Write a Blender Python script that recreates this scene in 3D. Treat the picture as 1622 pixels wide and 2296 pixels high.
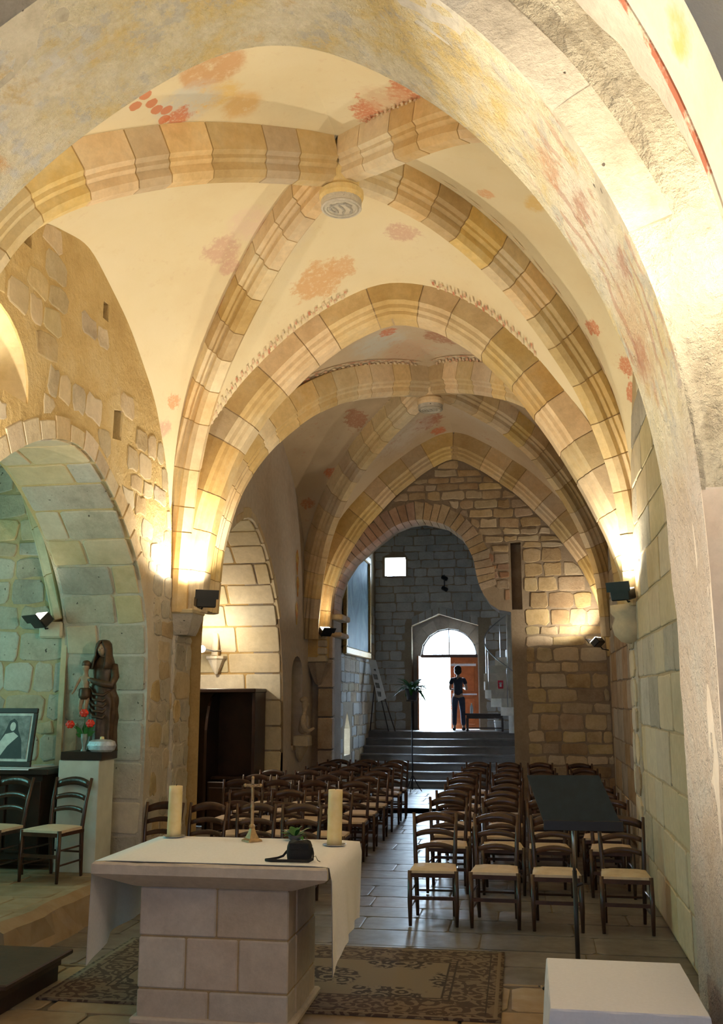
import bpy, bmesh, math, random
import numpy as np
from mathutils import Vector, Matrix, noise as mnoise
from mathutils.geometry import tessellate_polygon
from mathutils.bvhtree import BVHTree
PI = math.pi
sc = bpy.context.scene
COL = sc.collection
for o in list(bpy.data.objects): bpy.data.objects.remove(o)
random.seed(7)

# ------------------------------------------------------------------ camera, sky, exposure
F, CX, CY, H = 2200., 811., 1148., 1.94
PITCH = math.atan(414 / F)
YAW = math.atan((1185 - CX) * math.cos(PITCH) / F)
cd = bpy.data.cameras.new('camera'); cam = bpy.data.objects.new('camera', cd); COL.objects.link(cam)
cam.location = (0, 0, H); cam.rotation_euler = (PI / 2 + PITCH, 0, YAW)
cd.sensor_fit = 'VERTICAL'; cd.sensor_height = 24; cd.lens = 24 * F / 2296
cd.clip_start = .05; cd.clip_end = 300
sc.camera = cam
vs = sc.view_settings
vs.view_transform = 'Standard'; vs.look = 'None'; vs.gamma = 1; vs.use_curve_mapping = False
vs.exposure = 0.28
world = bpy.data.worlds.new('sky'); sc.world = world; world.use_nodes = True
bg = world.node_tree.nodes['Background']
bg.inputs[0].default_value = (.60, .80, 1.0, 1); bg.inputs[1].default_value = 40.0

def portal(name, loc, rot, sx, sy):
    l = bpy.data.lights.new(name, 'AREA'); l.shape = 'RECTANGLE'; l.size = sx; l.size_y = sy
    l.cycles.is_portal = True
    o = bpy.data.objects.new(name, l); COL.objects.link(o); o.location = loc; o.rotation_euler = rot
WARM = (1.0, .87, .66)
def spot(name, loc, target, power, angle=150, blend=.6, col=WARM, r=.05):
    l = bpy.data.lights.new(name, 'SPOT'); l.energy = power; l.color = col; l.spot_size = math.radians(angle)
    l.spot_blend = blend; l.shadow_soft_size = r
    o = bpy.data.objects.new(name, l); COL.objects.link(o); o.location = loc
    d = Vector(target) - Vector(loc); o.rotation_euler = d.to_track_quat('-Z', 'Y').to_euler()
    return o

# ------------------------------------------------------------------ pixel helpers (photograph 1622 x 2296)
def ray(x, y):
    a = (x - CX) / F; b = (CY - y) / F
    fy = math.cos(PITCH) - b * math.sin(PITCH); fz = math.sin(PITCH) + b * math.cos(PITCH)
    return Vector((a * math.cos(YAW) - fy * math.sin(YAW), a * math.sin(YAW) + fy * math.cos(YAW), fz))
CAM = Vector((0, 0, H))
def atY(x, y, Y): r = ray(x, y); return CAM + r * (Y / r.y)
def atX(x, y, X): r = ray(x, y); return CAM + r * (X / r.x)
def atZ(x, y, z): r = ray(x, y); return CAM + r * ((z - H) / r.z)

# ------------------------------------------------------------------ node materials
MATS = {}
def lin(c):
    return tuple(((v / 255) / 12.92 if v / 255 <= .04045 else ((v / 255 + .055) / 1.055) ** 2.4) for v in c) + (1,)
class NT:
    def __init__(s, name):
        m = bpy.data.materials.new(name); m.use_nodes = True; s.m = m; s.t = m.node_tree; s.N = s.t.nodes
        s.b = s.N['Principled BSDF']; MATS[name] = m
    def n(s, typ, **kw):
        nd = s.N.new(typ)
        for k, v in kw.items():
            if isinstance(k, str) and k.startswith('i_'): nd.inputs[k[2:]].default_value = v
            else: setattr(nd, k, v)
        return nd
    def l(s, a, b): s.t.links.new(a, b)
    def math(s, op, a, b=None, c=None):
        nd = s.n('ShaderNodeMath', operation=op)
        for i, v in enumerate((a, b, c)):
            if v is None: continue
            if isinstance(v, (int, float)): nd.inputs[i].default_value = v
            else: s.l(v, nd.inputs[i])
        return nd.outputs[0]
    def pos(s):
        if not hasattr(s, '_p'): s._p = s.n('ShaderNodeNewGeometry').outputs['Position']
        return s._p
    def obj(s):
        if not hasattr(s, '_o'): s._o = s.n('ShaderNodeTexCoord').outputs['Object']
        return s._o
    def noise(s, scale, detail=4, rough=.6, vec=None, dist=0):
        nd = s.n('ShaderNodeTexNoise'); nd.inputs['Scale'].default_value = scale; nd.inputs['Detail'].default_value = detail
        nd.inputs['Roughness'].default_value = rough; nd.inputs['Distortion'].default_value = dist
        s.l(vec if vec is not None else s.pos(), nd.inputs['Vector']); return nd.outputs[0]
    def ramp(s, fac, stops, interp='LINEAR'):
        nd = s.n('ShaderNodeValToRGB'); cr = nd.color_ramp; cr.interpolation = interp
        while len(cr.elements) < len(stops): cr.elements.new(.5)
        for e, (p, c) in zip(cr.elements, stops): e.position = p; e.color = c if len(c) == 4 else tuple(c) + (1,)
        s.l(fac, nd.inputs[0]); return nd.outputs[0]
    def mix(s, fac, a, b, blend='MIX'):
        nd = s.n('ShaderNodeMix', data_type='RGBA', blend_type=blend)
        for sock, v in ((nd.inputs[0], fac), (nd.inputs[6], a), (nd.inputs[7], b)):
            if isinstance(v, (int, float)): sock.default_value = v
            elif isinstance(v, tuple): sock.default_value = v
            else: s.l(v, sock)
        return nd.outputs[2]
    def rng(s, v, a, b, c=0., d=1., smooth=True):
        nd = s.n('ShaderNodeMapRange'); nd.interpolation_type = 'SMOOTHSTEP' if smooth else 'LINEAR'
        s.l(v, nd.inputs[0])
        for i, x in enumerate((a, b, c, d)): nd.inputs[i + 1].default_value = x
        return nd.outputs[0]
    def bump(s, h, strength=.5, dist=.02):
        nd = s.n('ShaderNodeBump'); nd.inputs['Strength'].default_value = strength; nd.inputs['Distance'].default_value = dist
        s.l(h, nd.inputs['Height']); s.l(nd.outputs[0], s.b.inputs['Normal'])
    def color(s, c):
        if isinstance(c, tuple): s.b.inputs['Base Color'].default_value = c
        else: s.l(c, s.b.inputs['Base Color'])
    def rough(s, r):
        if isinstance(r, (int, float)): s.b.inputs['Roughness'].default_value = r
        else: s.l(r, s.b.inputs['Roughness'])
    def patch(s, base, center, r, col, soft=.35, nscale=6., namt=.9, stretch=None, op=.8):
        vm = s.n('ShaderNodeVectorMath', operation='SUBTRACT'); s.l(s.pos(), vm.inputs[0]); vm.inputs[1].default_value = center
        v = vm.outputs[0]
        sm = s.n('ShaderNodeVectorMath', operation='MULTIPLY'); s.l(v, sm.inputs[0])
        sm.inputs[1].default_value = stretch if stretch else (1, 1, 1); v = sm.outputs[0]
        ln = s.n('ShaderNodeVectorMath', operation='LENGTH'); s.l(v, ln.inputs[0])
        d = s.math('DIVIDE', ln.outputs['Value'], r)
        nz = s.noise(nscale, 5, .7)
        d = s.math('ADD', d, s.math('MULTIPLY', s.math('SUBTRACT', nz, .5), namt * 2))
        m = s.math('MULTIPLY', s.rng(d, 1.0, 1.0 - soft, 0, 1), op)
        if namt >= .4: m = s.math('MULTIPLY', m, s.rng(s.noise(nscale * 2.7, 5, .7), .28, .52))
        return s.mix(m, base, col)

def simple(name, col, rough=.6, var=.15, scale=12., bump=.0, metal=0., vec='obj', coat=0., bscale=None, rnd=0.):
    t = NT(name); v = t.obj() if vec == 'obj' else t.pos()
    nz = t.noise(scale, 4, .6, v)
    dark = tuple(x * (1 - var) for x in col[:3]) + (1,); lite = tuple(min(1, x * (1 + var)) for x in col[:3]) + (1,)
    c = t.ramp(nz, [(.3, dark), (.7, lite)])
    if rnd:
        oi = t.n('ShaderNodeObjectInfo')
        hv = t.n('ShaderNodeHueSaturation'); t.l(c, hv.inputs['Color'])
        t.l(t.rng(oi.outputs['Random'], 0, 1, 1 - rnd, 1 + rnd, False), hv.inputs['Value']); c = hv.outputs[0]
    t.color(c); t.rough(rough); t.b.inputs['Metallic'].default_value = metal
    if coat: t.b.inputs['Coat Weight'].default_value = coat
    if bump: t.bump(t.noise(bscale or scale * 4, 5, .65, v), bump, .01)
    return t.m

def stone(name, cols, scale=3., bump=.5, rough=.9, pits=.0, rnd=.16, dist=.012, hue=.007):
    t = NT(name)
    nz = t.noise(scale, 6, .65); c = t.ramp(nz, [(.25 + .5 * i / (len(cols) - 1), k) for i, k in enumerate(cols)])
    n2 = t.noise(scale * 9, 5, .7)
    c = t.mix(.28, c, t.ramp(n2, [(.3, (.35, .33, .3, 1)), (.7, (1, 1, 1, 1))]), 'MULTIPLY')
    oi = t.n('ShaderNodeObjectInfo')
    hv = t.n('ShaderNodeHueSaturation'); t.l(c, hv.inputs['Color'])
    t.l(t.rng(oi.outputs['Random'], 0, 1, 1 - rnd, 1 + rnd, False), hv.inputs['Value'])
    r2 = t.math('FRACT', t.math('MULTIPLY', oi.outputs['Random'], 7.31))
    t.l(t.rng(r2, 0, 1, .5 - hue, .5 + hue, False), hv.inputs['Hue'])
    r3 = t.math('FRACT', t.math('MULTIPLY', oi.outputs['Random'], 13.7))
    t.l(t.rng(r3, 0, 1, .75, 1.2, False), hv.inputs['Saturation'])
    c = hv.outputs[0]; h = t.math('ADD', n2, t.math('MULTIPLY', nz, 1.4))
    if pits:
        p = t.rng(t.noise(scale * 7, 2, .5), .235, .29); c = t.mix(p, (.10, .08, .06, 1), c)
        h = t.math('ADD', h, t.math('MULTIPLY', p, pits))
    t.color(c); t.rough(rough); t.bump(h, bump, dist); return t.m

CREAM = (.80, .70, .50, 1)
stone('stone_warm', [(.40, .30, .17, 1), (.60, .48, .30, 1), (.68, .58, .41, 1)], 2.5, .7)
stone('stone_grey', [(.36, .32, .25, 1), (.55, .50, .40, 1), (.64, .60, .50, 1)], 3., .8, pits=.5)
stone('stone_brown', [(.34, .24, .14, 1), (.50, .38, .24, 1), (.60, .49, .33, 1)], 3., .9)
stone('stone_ashlar', [(.56, .45, .27, 1), (.68, .57, .38, 1), (.72, .62, .44, 1)], 1.2, .3, rnd=.08)
stone('stone_voussoir', [(.55, .38, .17, 1), (.70, .52, .27, 1), (.74, .62, .40, 1)], 1.6, .3, rnd=.2, hue=.007)
stone('stone_red', [(.30, .17, .11, 1), (.42, .26, .17, 1), (.50, .35, .24, 1)], 2.5, .6)
stone('stone_porch', [(.40, .38, .36, 1), (.52, .50, .47, 1), (.62, .60, .55, 1)], 3., .7)
stone('stone_altar', [(.50, .40, .31, 1), (.60, .50, .40, 1), (.64, .55, .45, 1)], 2., .22, rnd=.07, hue=.006)
stone('mortar', [(.46, .33, .16, 1), (.58, .44, .25, 1), (.64, .52, .33, 1)], 2.2, .7, rnd=0, hue=0)
stone('mortar_joint', [(.46, .31, .14, 1), (.55, .39, .20, 1)], 4, .4, rnd=0, hue=0)
stone('mortar_ochre', [(.44, .29, .11, 1), (.60, .43, .19, 1), (.66, .53, .30, 1)], 1.3, 1.0, rnd=0, hue=0, dist=.03)
t = NT('left_plaster'); _n = t.noise(1.3, 6, .65); _z = t.n('ShaderNodeSeparateXYZ'); t.l(t.pos(), _z.inputs[0])
_a = t.ramp(_n, [(.3, (.46, .31, .12, 1)), (.5, (.60, .44, .20, 1)), (.7, (.66, .53, .30, 1))]); _b = t.ramp(_n, [(.3, (.48, .42, .33, 1)), (.7, (.66, .60, .51, 1))])
_m = t.rng(t.math('ADD', _z.outputs[2], t.math('MULTIPLY', t.noise(2, 3, .6), 1.4)), 4.4, 3.6); t.color(t.mix(_m, _a, _b)); t.rough(.95)
t.bump(t.math('ADD', t.math('MULTIPLY', _n, 1.4), t.noise(11, 5, .7)), .9, .03)
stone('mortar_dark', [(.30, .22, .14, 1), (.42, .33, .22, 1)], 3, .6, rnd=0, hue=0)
stone('pier_plaster', [(.50, .40, .31, 1), (.62, .52, .43, 1), (.62, .55, .48, 1), (.66, .54, .38, 1)], 1.4, .35, rnd=0, hue=0)
stone('rough_plaster', [(.50, .40, .24, 1), (.66, .57, .38, 1), (.70, .63, .46, 1)], 2.5, 1.0, rnd=0, hue=0, dist=.06)
stone('chancel_plaster', [(.44, .36, .28, 1), (.60, .51, .41, 1), (.68, .60, .49, 1)], 1.7, .5, rnd=0, hue=0, dist=.03)
simple('shell', (.35, .33, .3, 1), .9)
simple('chair_wood', (.055, .021, .011, 1), .32, .35, 9, .15, coat=.25, rnd=.25)
simple('wood_dark', (.028, .012, .007, 1), .4, .35, 6, .15)
simple('wood_door', (.42, .13, .035, 1), .45, .25, 5, .1)
simple('metal_black', (.012, .012, .014, 1), .4, .2)
simple('metal_grey', (.45, .45, .47, 1), .3, .1, metal=1)
simple('iron', (.03, .03, .035, 1), .5, .2, metal=.6)
simple('gilt', (.50, .30, .08, 1), .5, .3, 30, .3, metal=.3)
simple('brass', (.42, .29, .16, 1), .4, .3, 30, .1, metal=.7)
simple('linen', (.90, .88, .92, 1), .85, .04, 60, .12, bscale=300)
simple('linen_white', (.80, .80, .84, 1), .85, .03, 60, .12, bscale=300)
simple('stand_desk', (.008, .022, .036, 1), .7, .2, 15)
simple('black_cloth', (.006, .006, .007, 1), .75, .3, 40, .4)
simple('leaf', (.035, .16, .03, 1), .4, .4, 20)
simple('pot', (.05, .05, .06, 1), .45)
simple('pedestal', (.60, .62, .56, 1), .8, .1, 5, .12)
simple('statue_bronze', (.075, .045, .024, 1), .45, .35, 18, .2, metal=.25)
simple('statue_skin', (.34, .24, .15, 1), .5, .2, 18)
simple('plaster_bust', (.50, .40, .27, 1), .7, .2, 14, .2)
simple('red_petal', (.75, .04, .015, 1), .5, .3, 30)
simple('foil', (.55, .57, .62, 1), .35, .2, 20, .6, metal=.6)
simple('glass_vase', (.25, .30, .28, 1), .1, .2)
simple('hair', (.012, .008, .006, 1), .6)
simple('skin', (.35, .20, .13, 1), .5, .1)
simple('shirt', (.025, .03, .05, 1), .8, .2)
simple('jeans', (.03, .04, .075, 1), .8, .2)
simple('white_paint', (.75, .75, .75, 1), .5, .05)
simple('paper', (.8, .8, .8, 1), .7, .03)
simple('red_sign', (.7, .02, .05, 1), .5)
simple('stair_stone', (.72, .66, .55, 1), .7, .12, 8, .2, vec='pos')
simple('wick', (.02, .015, .01, 1), .9)
simple('water', (.55, .65, .75, 1), .15)
simple('picture_dark', (.04, .04, .04, 1), .6, .2)
simple('picture_grey', (.22, .22, .21, 1), .6, .5, 14)
simple('picture_light', (.62, .62, .58, 1), .6, .2, 14)
simple('ground', (.75, .74, .70, 1), .9)
simple('red_paint', (.52, .14, .06, 1), .9, .4, 25, vec='pos')
t = NT('wax'); t.color(t.ramp(t.noise(14, 3, .5, t.obj()), [(.3, (.78, .60, .27, 1)), (.7, (.86, .72, .42, 1))])); t.rough(.45)
t.b.inputs['Subsurface Weight'].default_value = .25; t.b.inputs['Subsurface Radius'].default_value = (.03, .02, .01)
# rush seat
t = NT('rush'); w = t.n('ShaderNodeTexWave'); w.inputs['Scale'].default_value = 30; w.inputs['Distortion'].default_value = 2; t.l(t.obj(), w.inputs['Vector'])
oi = t.n('ShaderNodeObjectInfo')
c = t.ramp(t.noise(9, 4, .6, t.obj()), [(.3, (.58, .44, .27, 1)), (.7, (.74, .62, .45, 1))])
c = t.mix(t.rng(oi.outputs['Random'], 0, 1, 0, .5, False), c, (.76, .60, .50, 1)); t.color(c); t.rough(.6); t.bump(w.outputs[0], .25, .004)
# floor paving: worn, glossy limestone
def floor_mat(name, cols, r0, r1):
    t = NT(name); nz = t.noise(2.2, 6, .65)
    c = t.ramp(nz, [(.25 + .5 * i / (len(cols) - 1), k) for i, k in enumerate(cols)])
    oi = t.n('ShaderNodeObjectInfo'); hv = t.n('ShaderNodeHueSaturation'); t.l(c, hv.inputs['Color'])
    t.l(t.rng(oi.outputs['Random'], 0, 1, .8, 1.15, False), hv.inputs['Value']); t.color(hv.outputs[0])
    n2 = t.noise(7, 4, .55); t.rough(t.rng(n2, .3, .7, r0, r1)); t.bump(t.math('ADD', n2, t.math('MULTIPLY', nz, 2.)), .09, .012)
floor_mat('paving', [(.11, .095, .085, 1), (.17, .15, .135, 1), (.23, .21, .19, 1)], .34, .48)
floor_mat('floor_bed', [(.10, .075, .05, 1), (.17, .13, .085, 1)], .6, .8)
floor_mat('floor_earth', [(.20, .13, .07, 1), (.30, .21, .12, 1), (.36, .28, .19, 1)], .5, .75)
# glass panes
def pane_mat(name, col, tr=.9):
    t = NT(name); tb = t.n('ShaderNodeBsdfTransparent'); tb.inputs[0].default_value = col
    gl = t.n('ShaderNodeBsdfGlossy'); gl.inputs['Roughness'].default_value = .05
    mx = t.n('ShaderNodeMixShader'); mx.inputs[0].default_value = 1 - tr
    t.l(tb.outputs[0], mx.inputs[1]); t.l(gl.outputs[0], mx.inputs[2]); t.l(mx.outputs[0], t.N['Material Output'].inputs['Surface'])
pane_mat('pane_clear', (.95, .97, 1, 1)); pane_mat('pane_teal', (.30, .46, .40, 1)); pane_mat('pane_leaded', (.40, .39, .41, 1)); pane_mat('pane_stained', (.5, .45, .42, 1))
def emis(name, col, s):
    t = NT(name); t.b.inputs['Emission Color'].default_value = col; t.b.inputs['Emission Strength'].default_value = s; t.color(col)
emis('lamp_glass', (1, .86, .62, 1), 25); emis('globe_glass', (1, .9, .7, 1), 6); emis('lamp_dim', (1, .9, .75, 1), 3)

# ------------------------------------------------------------------ mesh helpers
def M(n): return MATS[n] if isinstance(n, str) else n
def link(name, me, mat=None, parent=None, **props):
    o = bpy.data.objects.new(name, me); COL.objects.link(o)
    if mat is not None and me is not None: me.materials.append(M(mat))
    if parent is not None: o.parent = parent
    for k, v in props.items(): o[k] = v
    return o
def mesh(verts, faces, smooth=False):
    me = bpy.data.meshes.new('m'); me.from_pydata([tuple(v) for v in verts], [], faces); me.update()
    if smooth: me.polygons.foreach_set('use_smooth', [True] * len(me.polygons))
    return me
def ob(name, verts, faces, mat, parent=None, smooth=False, **p): return link(name, mesh(verts, faces, smooth), mat, parent, **p)
def empty(name, loc=(0, 0, 0), rz=0, **p):
    o = link(name, None, None, None, **p); o.location = loc; o.rotation_euler = (0, 0, rz); o.empty_display_size = .1; return o
def tag(o, label, cat, group=None):
    o['label'] = label; o['category'] = cat
    if group: o['group'] = group
    return o
def struct(o, label=None):
    o['kind'] = 'structure'
    if label: o['label'] = label
    return o
class MB:
    def __init__(s): s.v = []; s.f = []
    def add(s, v, f): k = len(s.v); s.v += [tuple(p) for p in v]; s.f += [tuple(i + k for i in q) for q in f]; return s
    def box(s, a, b, bev=0., mtx=None):
        x0, y0, z0 = a; x1, y1, z1 = b
        if bev:
            c = bev; P = []
            for (x, sx) in ((x0, 1), (x1, -1)):
                for (y, sy) in ((y0, 1), (y1, -1)):
                    for (z, sz) in ((z0, 1), (z1, -1)):
                        P += [(x, y + sy * c, z + sz * c), (x + sx * c, y, z + sz * c), (x + sx * c, y + sy * c, z)]
            bm = bmesh.new(); [bm.verts.new(p) for p in P]; r = bmesh.ops.convex_hull(bm, input=bm.verts)
            bmesh.ops.dissolve_limit(bm, angle_limit=.01, verts=bm.verts, edges=bm.edges)
            bm.verts.index_update(); v = [tuple(q.co) for q in bm.verts]; f = [tuple(q.index for q in g.verts) for g in bm.faces]; bm.free()
        else:
            v = [(x0, y0, z0), (x1, y0, z0), (x1, y1, z0), (x0, y1, z0), (x0, y0, z1), (x1, y0, z1), (x1, y1, z1), (x0, y1, z1)]
            f = [(0, 3, 2, 1), (4, 5, 6, 7), (0, 1, 5, 4), (1, 2, 6, 5), (2, 3, 7, 6), (3, 0, 4, 7)]
        if mtx: v = [mtx @ Vector(p) for p in v]
        return s.add(v, f)
    def tube(s, pts, r, n=8, cap=True, flat=1.):
        pts = [Vector(p) for p in pts]; rs = r if isinstance(r, (list, tuple)) else [r] * len(pts)
        V = []; up = None
        for i, p in enumerate(pts):
            d = (pts[min(i + 1, len(pts) - 1)] - pts[max(i - 1, 0)]).normalized()
            if up is None: up = d.orthogonal().normalized()
            up = (up - d * up.dot(d)).normalized(); b = d.cross(up)
            for k in range(n):
                a = 2 * PI * k / n; V.append(p + up * math.cos(a) * rs[i] + b * math.sin(a) * rs[i] * flat)
        Fc = [(i * n + k, i * n + (k + 1) % n, (i + 1) * n + (k + 1) % n, (i + 1) * n + k) for i in range(len(pts) - 1) for k in range(n)]
        if cap: Fc += [tuple(range(n - 1, -1, -1)), tuple((len(pts) - 1) * n + k for k in range(n))]
        return s.add(V, Fc)
    def lathe(s, prof, n=20, c=(0, 0, 0), sx=1., sy=1., fn=None):
        V = []
        for (r, z) in prof:
            for k in range(n):
                a = 2 * PI * k / n; rr = r * (fn(a, z) if fn else 1)
                V.append((c[0] + rr * math.cos(a) * sx, c[1] + rr * math.sin(a) * sy, c[2] + z))
        L = len(prof)
        Fc = [(i * n + k, i * n + (k + 1) % n, (i + 1) * n + (k + 1) % n, (i + 1) * n + k) for i in range(L - 1) for k in range(n)]
        Fc += [tuple(range(n - 1, -1, -1)), tuple((L - 1) * n + k for k in range(n))]
        return s.add(V, Fc)
    def obj(s, name, mat, parent=None, smooth=False, **p): return ob(name, s.v, s.f, mat, parent, smooth, **p)
def ball(mb, c, r, n=12, m=8, sc3=(1, 1, 1)):
    prof = [(max(1e-4, math.sin(PI * i / m)) * r, -math.cos(PI * i / m) * r * sc3[2]) for i in range(m + 1)]
    return mb.lathe(prof, n, c, sc3[0], sc3[1])
def skin(name, joints, edges, mat, parent, root=0, sub=2):
    me = bpy.data.meshes.new(name); me.from_pydata([j[:3] for j in joints], edges, [])
    o = bpy.data.objects.new(name, me); COL.objects.link(o)
    sk = o.modifiers.new('s', 'SKIN'); sk.use_smooth_shade = True; sk.branch_smoothing = .6
    for i, d in enumerate(me.skin_vertices[0].data):
        r = joints[i][3]; d.radius = (r, joints[i][4] if len(joints[i]) > 4 else r); d.use_root = (i == root)
    ss = o.modifiers.new('d', 'SUBSURF'); ss.levels = sub; ss.render_levels = sub
    dg = bpy.context.evaluated_depsgraph_get(); me2 = bpy.data.meshes.new_from_object(o.evaluated_get(dg))
    bpy.data.objects.remove(o); me2.materials.clear(); return link(name, me2, mat, parent)

def smooth_path(pts, n=64, it=30):
    P = np.array(pts, float); d = np.r_[0, np.cumsum(np.linalg.norm(np.diff(P, axis=0), axis=1))]
    s = np.linspace(0, d[-1], n); Q = np.stack([np.interp(s, d, P[:, i]) for i in range(P.shape[1])], 1)
    for _ in range(it): Q[1:-1] = .5 * Q[1:-1] + .25 * (Q[:-2] + Q[2:])
    d = np.r_[0, np.cumsum(np.linalg.norm(np.diff(Q, axis=0), axis=1))]
    s = np.linspace(0, d[-1], n); return np.stack([np.interp(s, d, Q[:, i]) for i in range(P.shape[1])], 1)

# planar / curved wall made of a tessellated polygon with holes
def poly_wall(name, fmap, outer, holes, mat, th=.3, parent=None, reveal=True):
    loops = [outer] + holes; P3 = [[Vector((u, v, 0)) for u, v in lp] for lp in loops]
    tris = tessellate_polygon(P3); flat = [p for lp in loops for p in lp]; n = len(flat)
    V = [fmap(u, v, 0) for u, v in flat] + [fmap(u, v, -th) for u, v in flat]
    Fc = [tuple(t) for t in tris] + [tuple(i + n for i in t) for t in tris]; k = 0
    for lp in loops:
        m = len(lp); Fc += [(k + i, k + (i + 1) % m, k + n + (i + 1) % m, k + n + i) for i in range(m)]; k += m
    return struct(ob(name, V, Fc, mat, parent))
def in_poly(u, v, lp):
    c = False; j = len(lp) - 1
    for i in range(len(lp)):
        (a, b), (p, q) = lp[i], lp[j]
        if (b > v) != (q > v) and u < (p - a) * (v - b) / (q - b) + a: c = not c
        j = i
    return c
def masonry(parent, fmap, ub, vb, inside, mats, course=(.2, .3), length=(.3, .55), joint=.02, proud=.018, jit=.012,
            prob=None, seed=1, name='stone', cap=300, vfirst=False, round_=.25):
    R = random.Random(seed); cnt = 0; v = vb[0]; mats = mats if isinstance(mats, list) else [mats]; made = []
    while v < vb[1] - .05:
        h = R.uniform(*course)
        if v + h > vb[1] - .04: h = vb[1] - v
        u = ub[0] - R.uniform(0, length[0])
        while u < ub[1]:
            w = R.uniform(*length); a0, a1, b0, b1 = u, u + w, v, v + h; u += w
            a0 = max(a0, ub[0]); a1 = min(a1, ub[1])
            if a1 - a0 < .1: continue
            cu, cv = (a0 + a1) / 2, (b0 + b1) / 2
            if not inside(cu, cv) or (prob and R.random() > prob(cu, cv)): continue
            hj = joint / 2; ch = min(a1 - a0, b1 - b0) * round_; j = lambda: R.uniform(-jit, jit)
            A0, A1, B0, B1 = a0 + hj, a1 - hj, b0 + hj, b1 - hj
            out = [(A0 + ch, B0), (cu, B0), (A1 - ch, B0), (A1, B0 + ch), (A1, B1 - ch), (A1 - ch, B1), (cu, B1), (A0 + ch, B1), (A0, B1 - ch), (A0, B0 + ch)]
            out = [(x + j(), y + j()) for x, y in out]; pts = []
            for (x, y) in out:
                if not inside(x, y):
                    lo, hi = 0., 1.
                    for _ in range(7):
                        m = (lo + hi) / 2
                        if inside(cu + (x - cu) * m, cv + (y - cv) * m): lo = m
                        else: hi = m
                    x, y = cu + (x - cu) * lo * .97, cv + (y - cv) * lo * .97
                pts.append((x, y))
            if max(p[0] for p in pts) - min(p[0] for p in pts) < .07 or max(p[1] for p in pts) - min(p[1] for p in pts) < .05: continue
            pr = proud * R.uniform(.6, 1.4); n = len(pts); bv = min(.012, .1 * h); V = []
            for (x, y) in pts: V.append(fmap(x, y, -.03))
            for (x, y) in pts: V.append(fmap(x, y, pr * .55))
            for (x, y) in pts:
                L = math.hypot(x - cu, y - cv) + 1e-6; V.append(fmap(x - (x - cu) / L * bv, y - (y - cv) / L * bv, pr))
            V.append(fmap(cu, cv, pr * R.uniform(.9, 1.25)))
            Fc = [(r * n + i, r * n + (i + 1) % n, (r + 1) * n + (i + 1) % n, (r + 1) * n + i) for r in range(2) for i in range(n)]
            Fc += [(2 * n + i, 2 * n + (i + 1) % n, 3 * n) for i in range(n)]
            made.append(ob(name, V, Fc, R.choice(mats), parent)); cnt += 1
            if cnt >= cap: return made
        v += h
    return made
def pathmap(prof, X0, sgn, inward):
    """arched reveal: u runs into the wall from X0, v along the profile (Y,z) by arc length; inward = side the face looks to"""
    P = np.array(prof); d = np.r_[0, np.cumsum(np.linalg.norm(np.diff(P, axis=0), axis=1))]
    T = np.gradient(P, d, axis=0); T /= np.linalg.norm(T, axis=1)[:, None]; Nn = np.stack([T[:, 1], -T[:, 0]], 1) * inward
    def fm(u, v, h):
        y = np.interp(v, d, P[:, 0]); z = np.interp(v, d, P[:, 1]); ny = np.interp(v, d, Nn[:, 0]); nz = np.interp(v, d, Nn[:, 1])
        return (X0 + sgn * u, y + ny * h, z + nz * h)
    return fm, d[-1]

# ================================================================== STRUCTURE
mY = lambda Y, s=-1: (lambda u, v, h: (u, Y + s * h, v))      # wall facing -Y (s=-1)
mX = lambda X, s: (lambda u, v, h: (X + s * h, u, v))         # wall facing s*X, u = Y
allin = lambda u, v: True

# ---- floor -------------------------------------------------------
fl = struct(MB().box((-9, -3.6, -.25), (3.4, 26.4, -.012)).obj('floor', 'floor_bed'))
fl['label'] = 'worn stone paving of the nave with a glossy aisle'
masonry(fl, lambda u, v, h: (u, v, -.008 + h * .25), (-3.88, 1.35), (7.3, 21.9), lambda u, v: not (u < -3.85 and v < 10.2), 'paving', (.42, .58), (.65, 1.2), .013, .012, .008, seed=3, name='paving_stone', round_=.08)
masonry(fl, lambda u, v, h: (u, v, -.008 + h * .25), (-3.88, 1.2), (2.5, 7.3), allin, 'floor_earth', (.38, .55), (.5, 1.0), .02, .03, .012, seed=5, name='paving_stone', round_=.08)
# raised chapel floor on the left, with rough worn edge
def rough_block(name, x0, x1, y0, y1, z0, z1, mat, parent, seed, amp=.05, n=14):
    V = []; Fc = []
    ys = [y0 + (y1 - y0) * i / n for i in range(n + 1)]
    def e(y, k): return amp * mnoise.noise(Vector((y * 2.3, seed, k)))
    rows = []
    for i, y in enumerate(ys):
        rows.append([(x0, y, z0), (x0, y, z1), (x1 - .12 + e(y, 1), y, z1 + .01 * e(y, 9) / amp), (x1 - .03 + e(y, 2), y, z1 - .05), (x1 + e(y, 3), y, z0 + .08), (x1 + .03 + e(y, 4), y, z0)])
    m = 6
    for r in rows: V += r
    Fc = [(i * m + k, (i + 1) * m + k, (i + 1) * m + k + 1, i * m + k + 1) for i in range(n) for k in range(m - 1)]
    Fc += [tuple(range(m)), tuple(n * m + k for k in range(m - 1, -1, -1))]
    return ob(name, V, Fc, mat, parent)
pf = struct(rough_block('floor_chapel', -8.5, -3.82, 7.1, 9.8, -.02, .28, 'floor_earth', None, 2.))
pf['label'] = 'raised rough stone floor of the side chapel'
st = struct(rough_block('floor_chapel_step', -8.5, -3.62, 5.6, 7.12, -.02, .10, 'floor_earth', None, 5.)); st['label'] = 'low stone step before the side chapel'
masonry(pf, lambda u, v, h: (u, v, .275 + h * .4), (-7.5, -4.02), (7.2, 9.78), allin, 'floor_earth', (.4, .55), (.5, .9), .02, .025, .015, seed=8, name='paving_stone', round_=.1)

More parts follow.
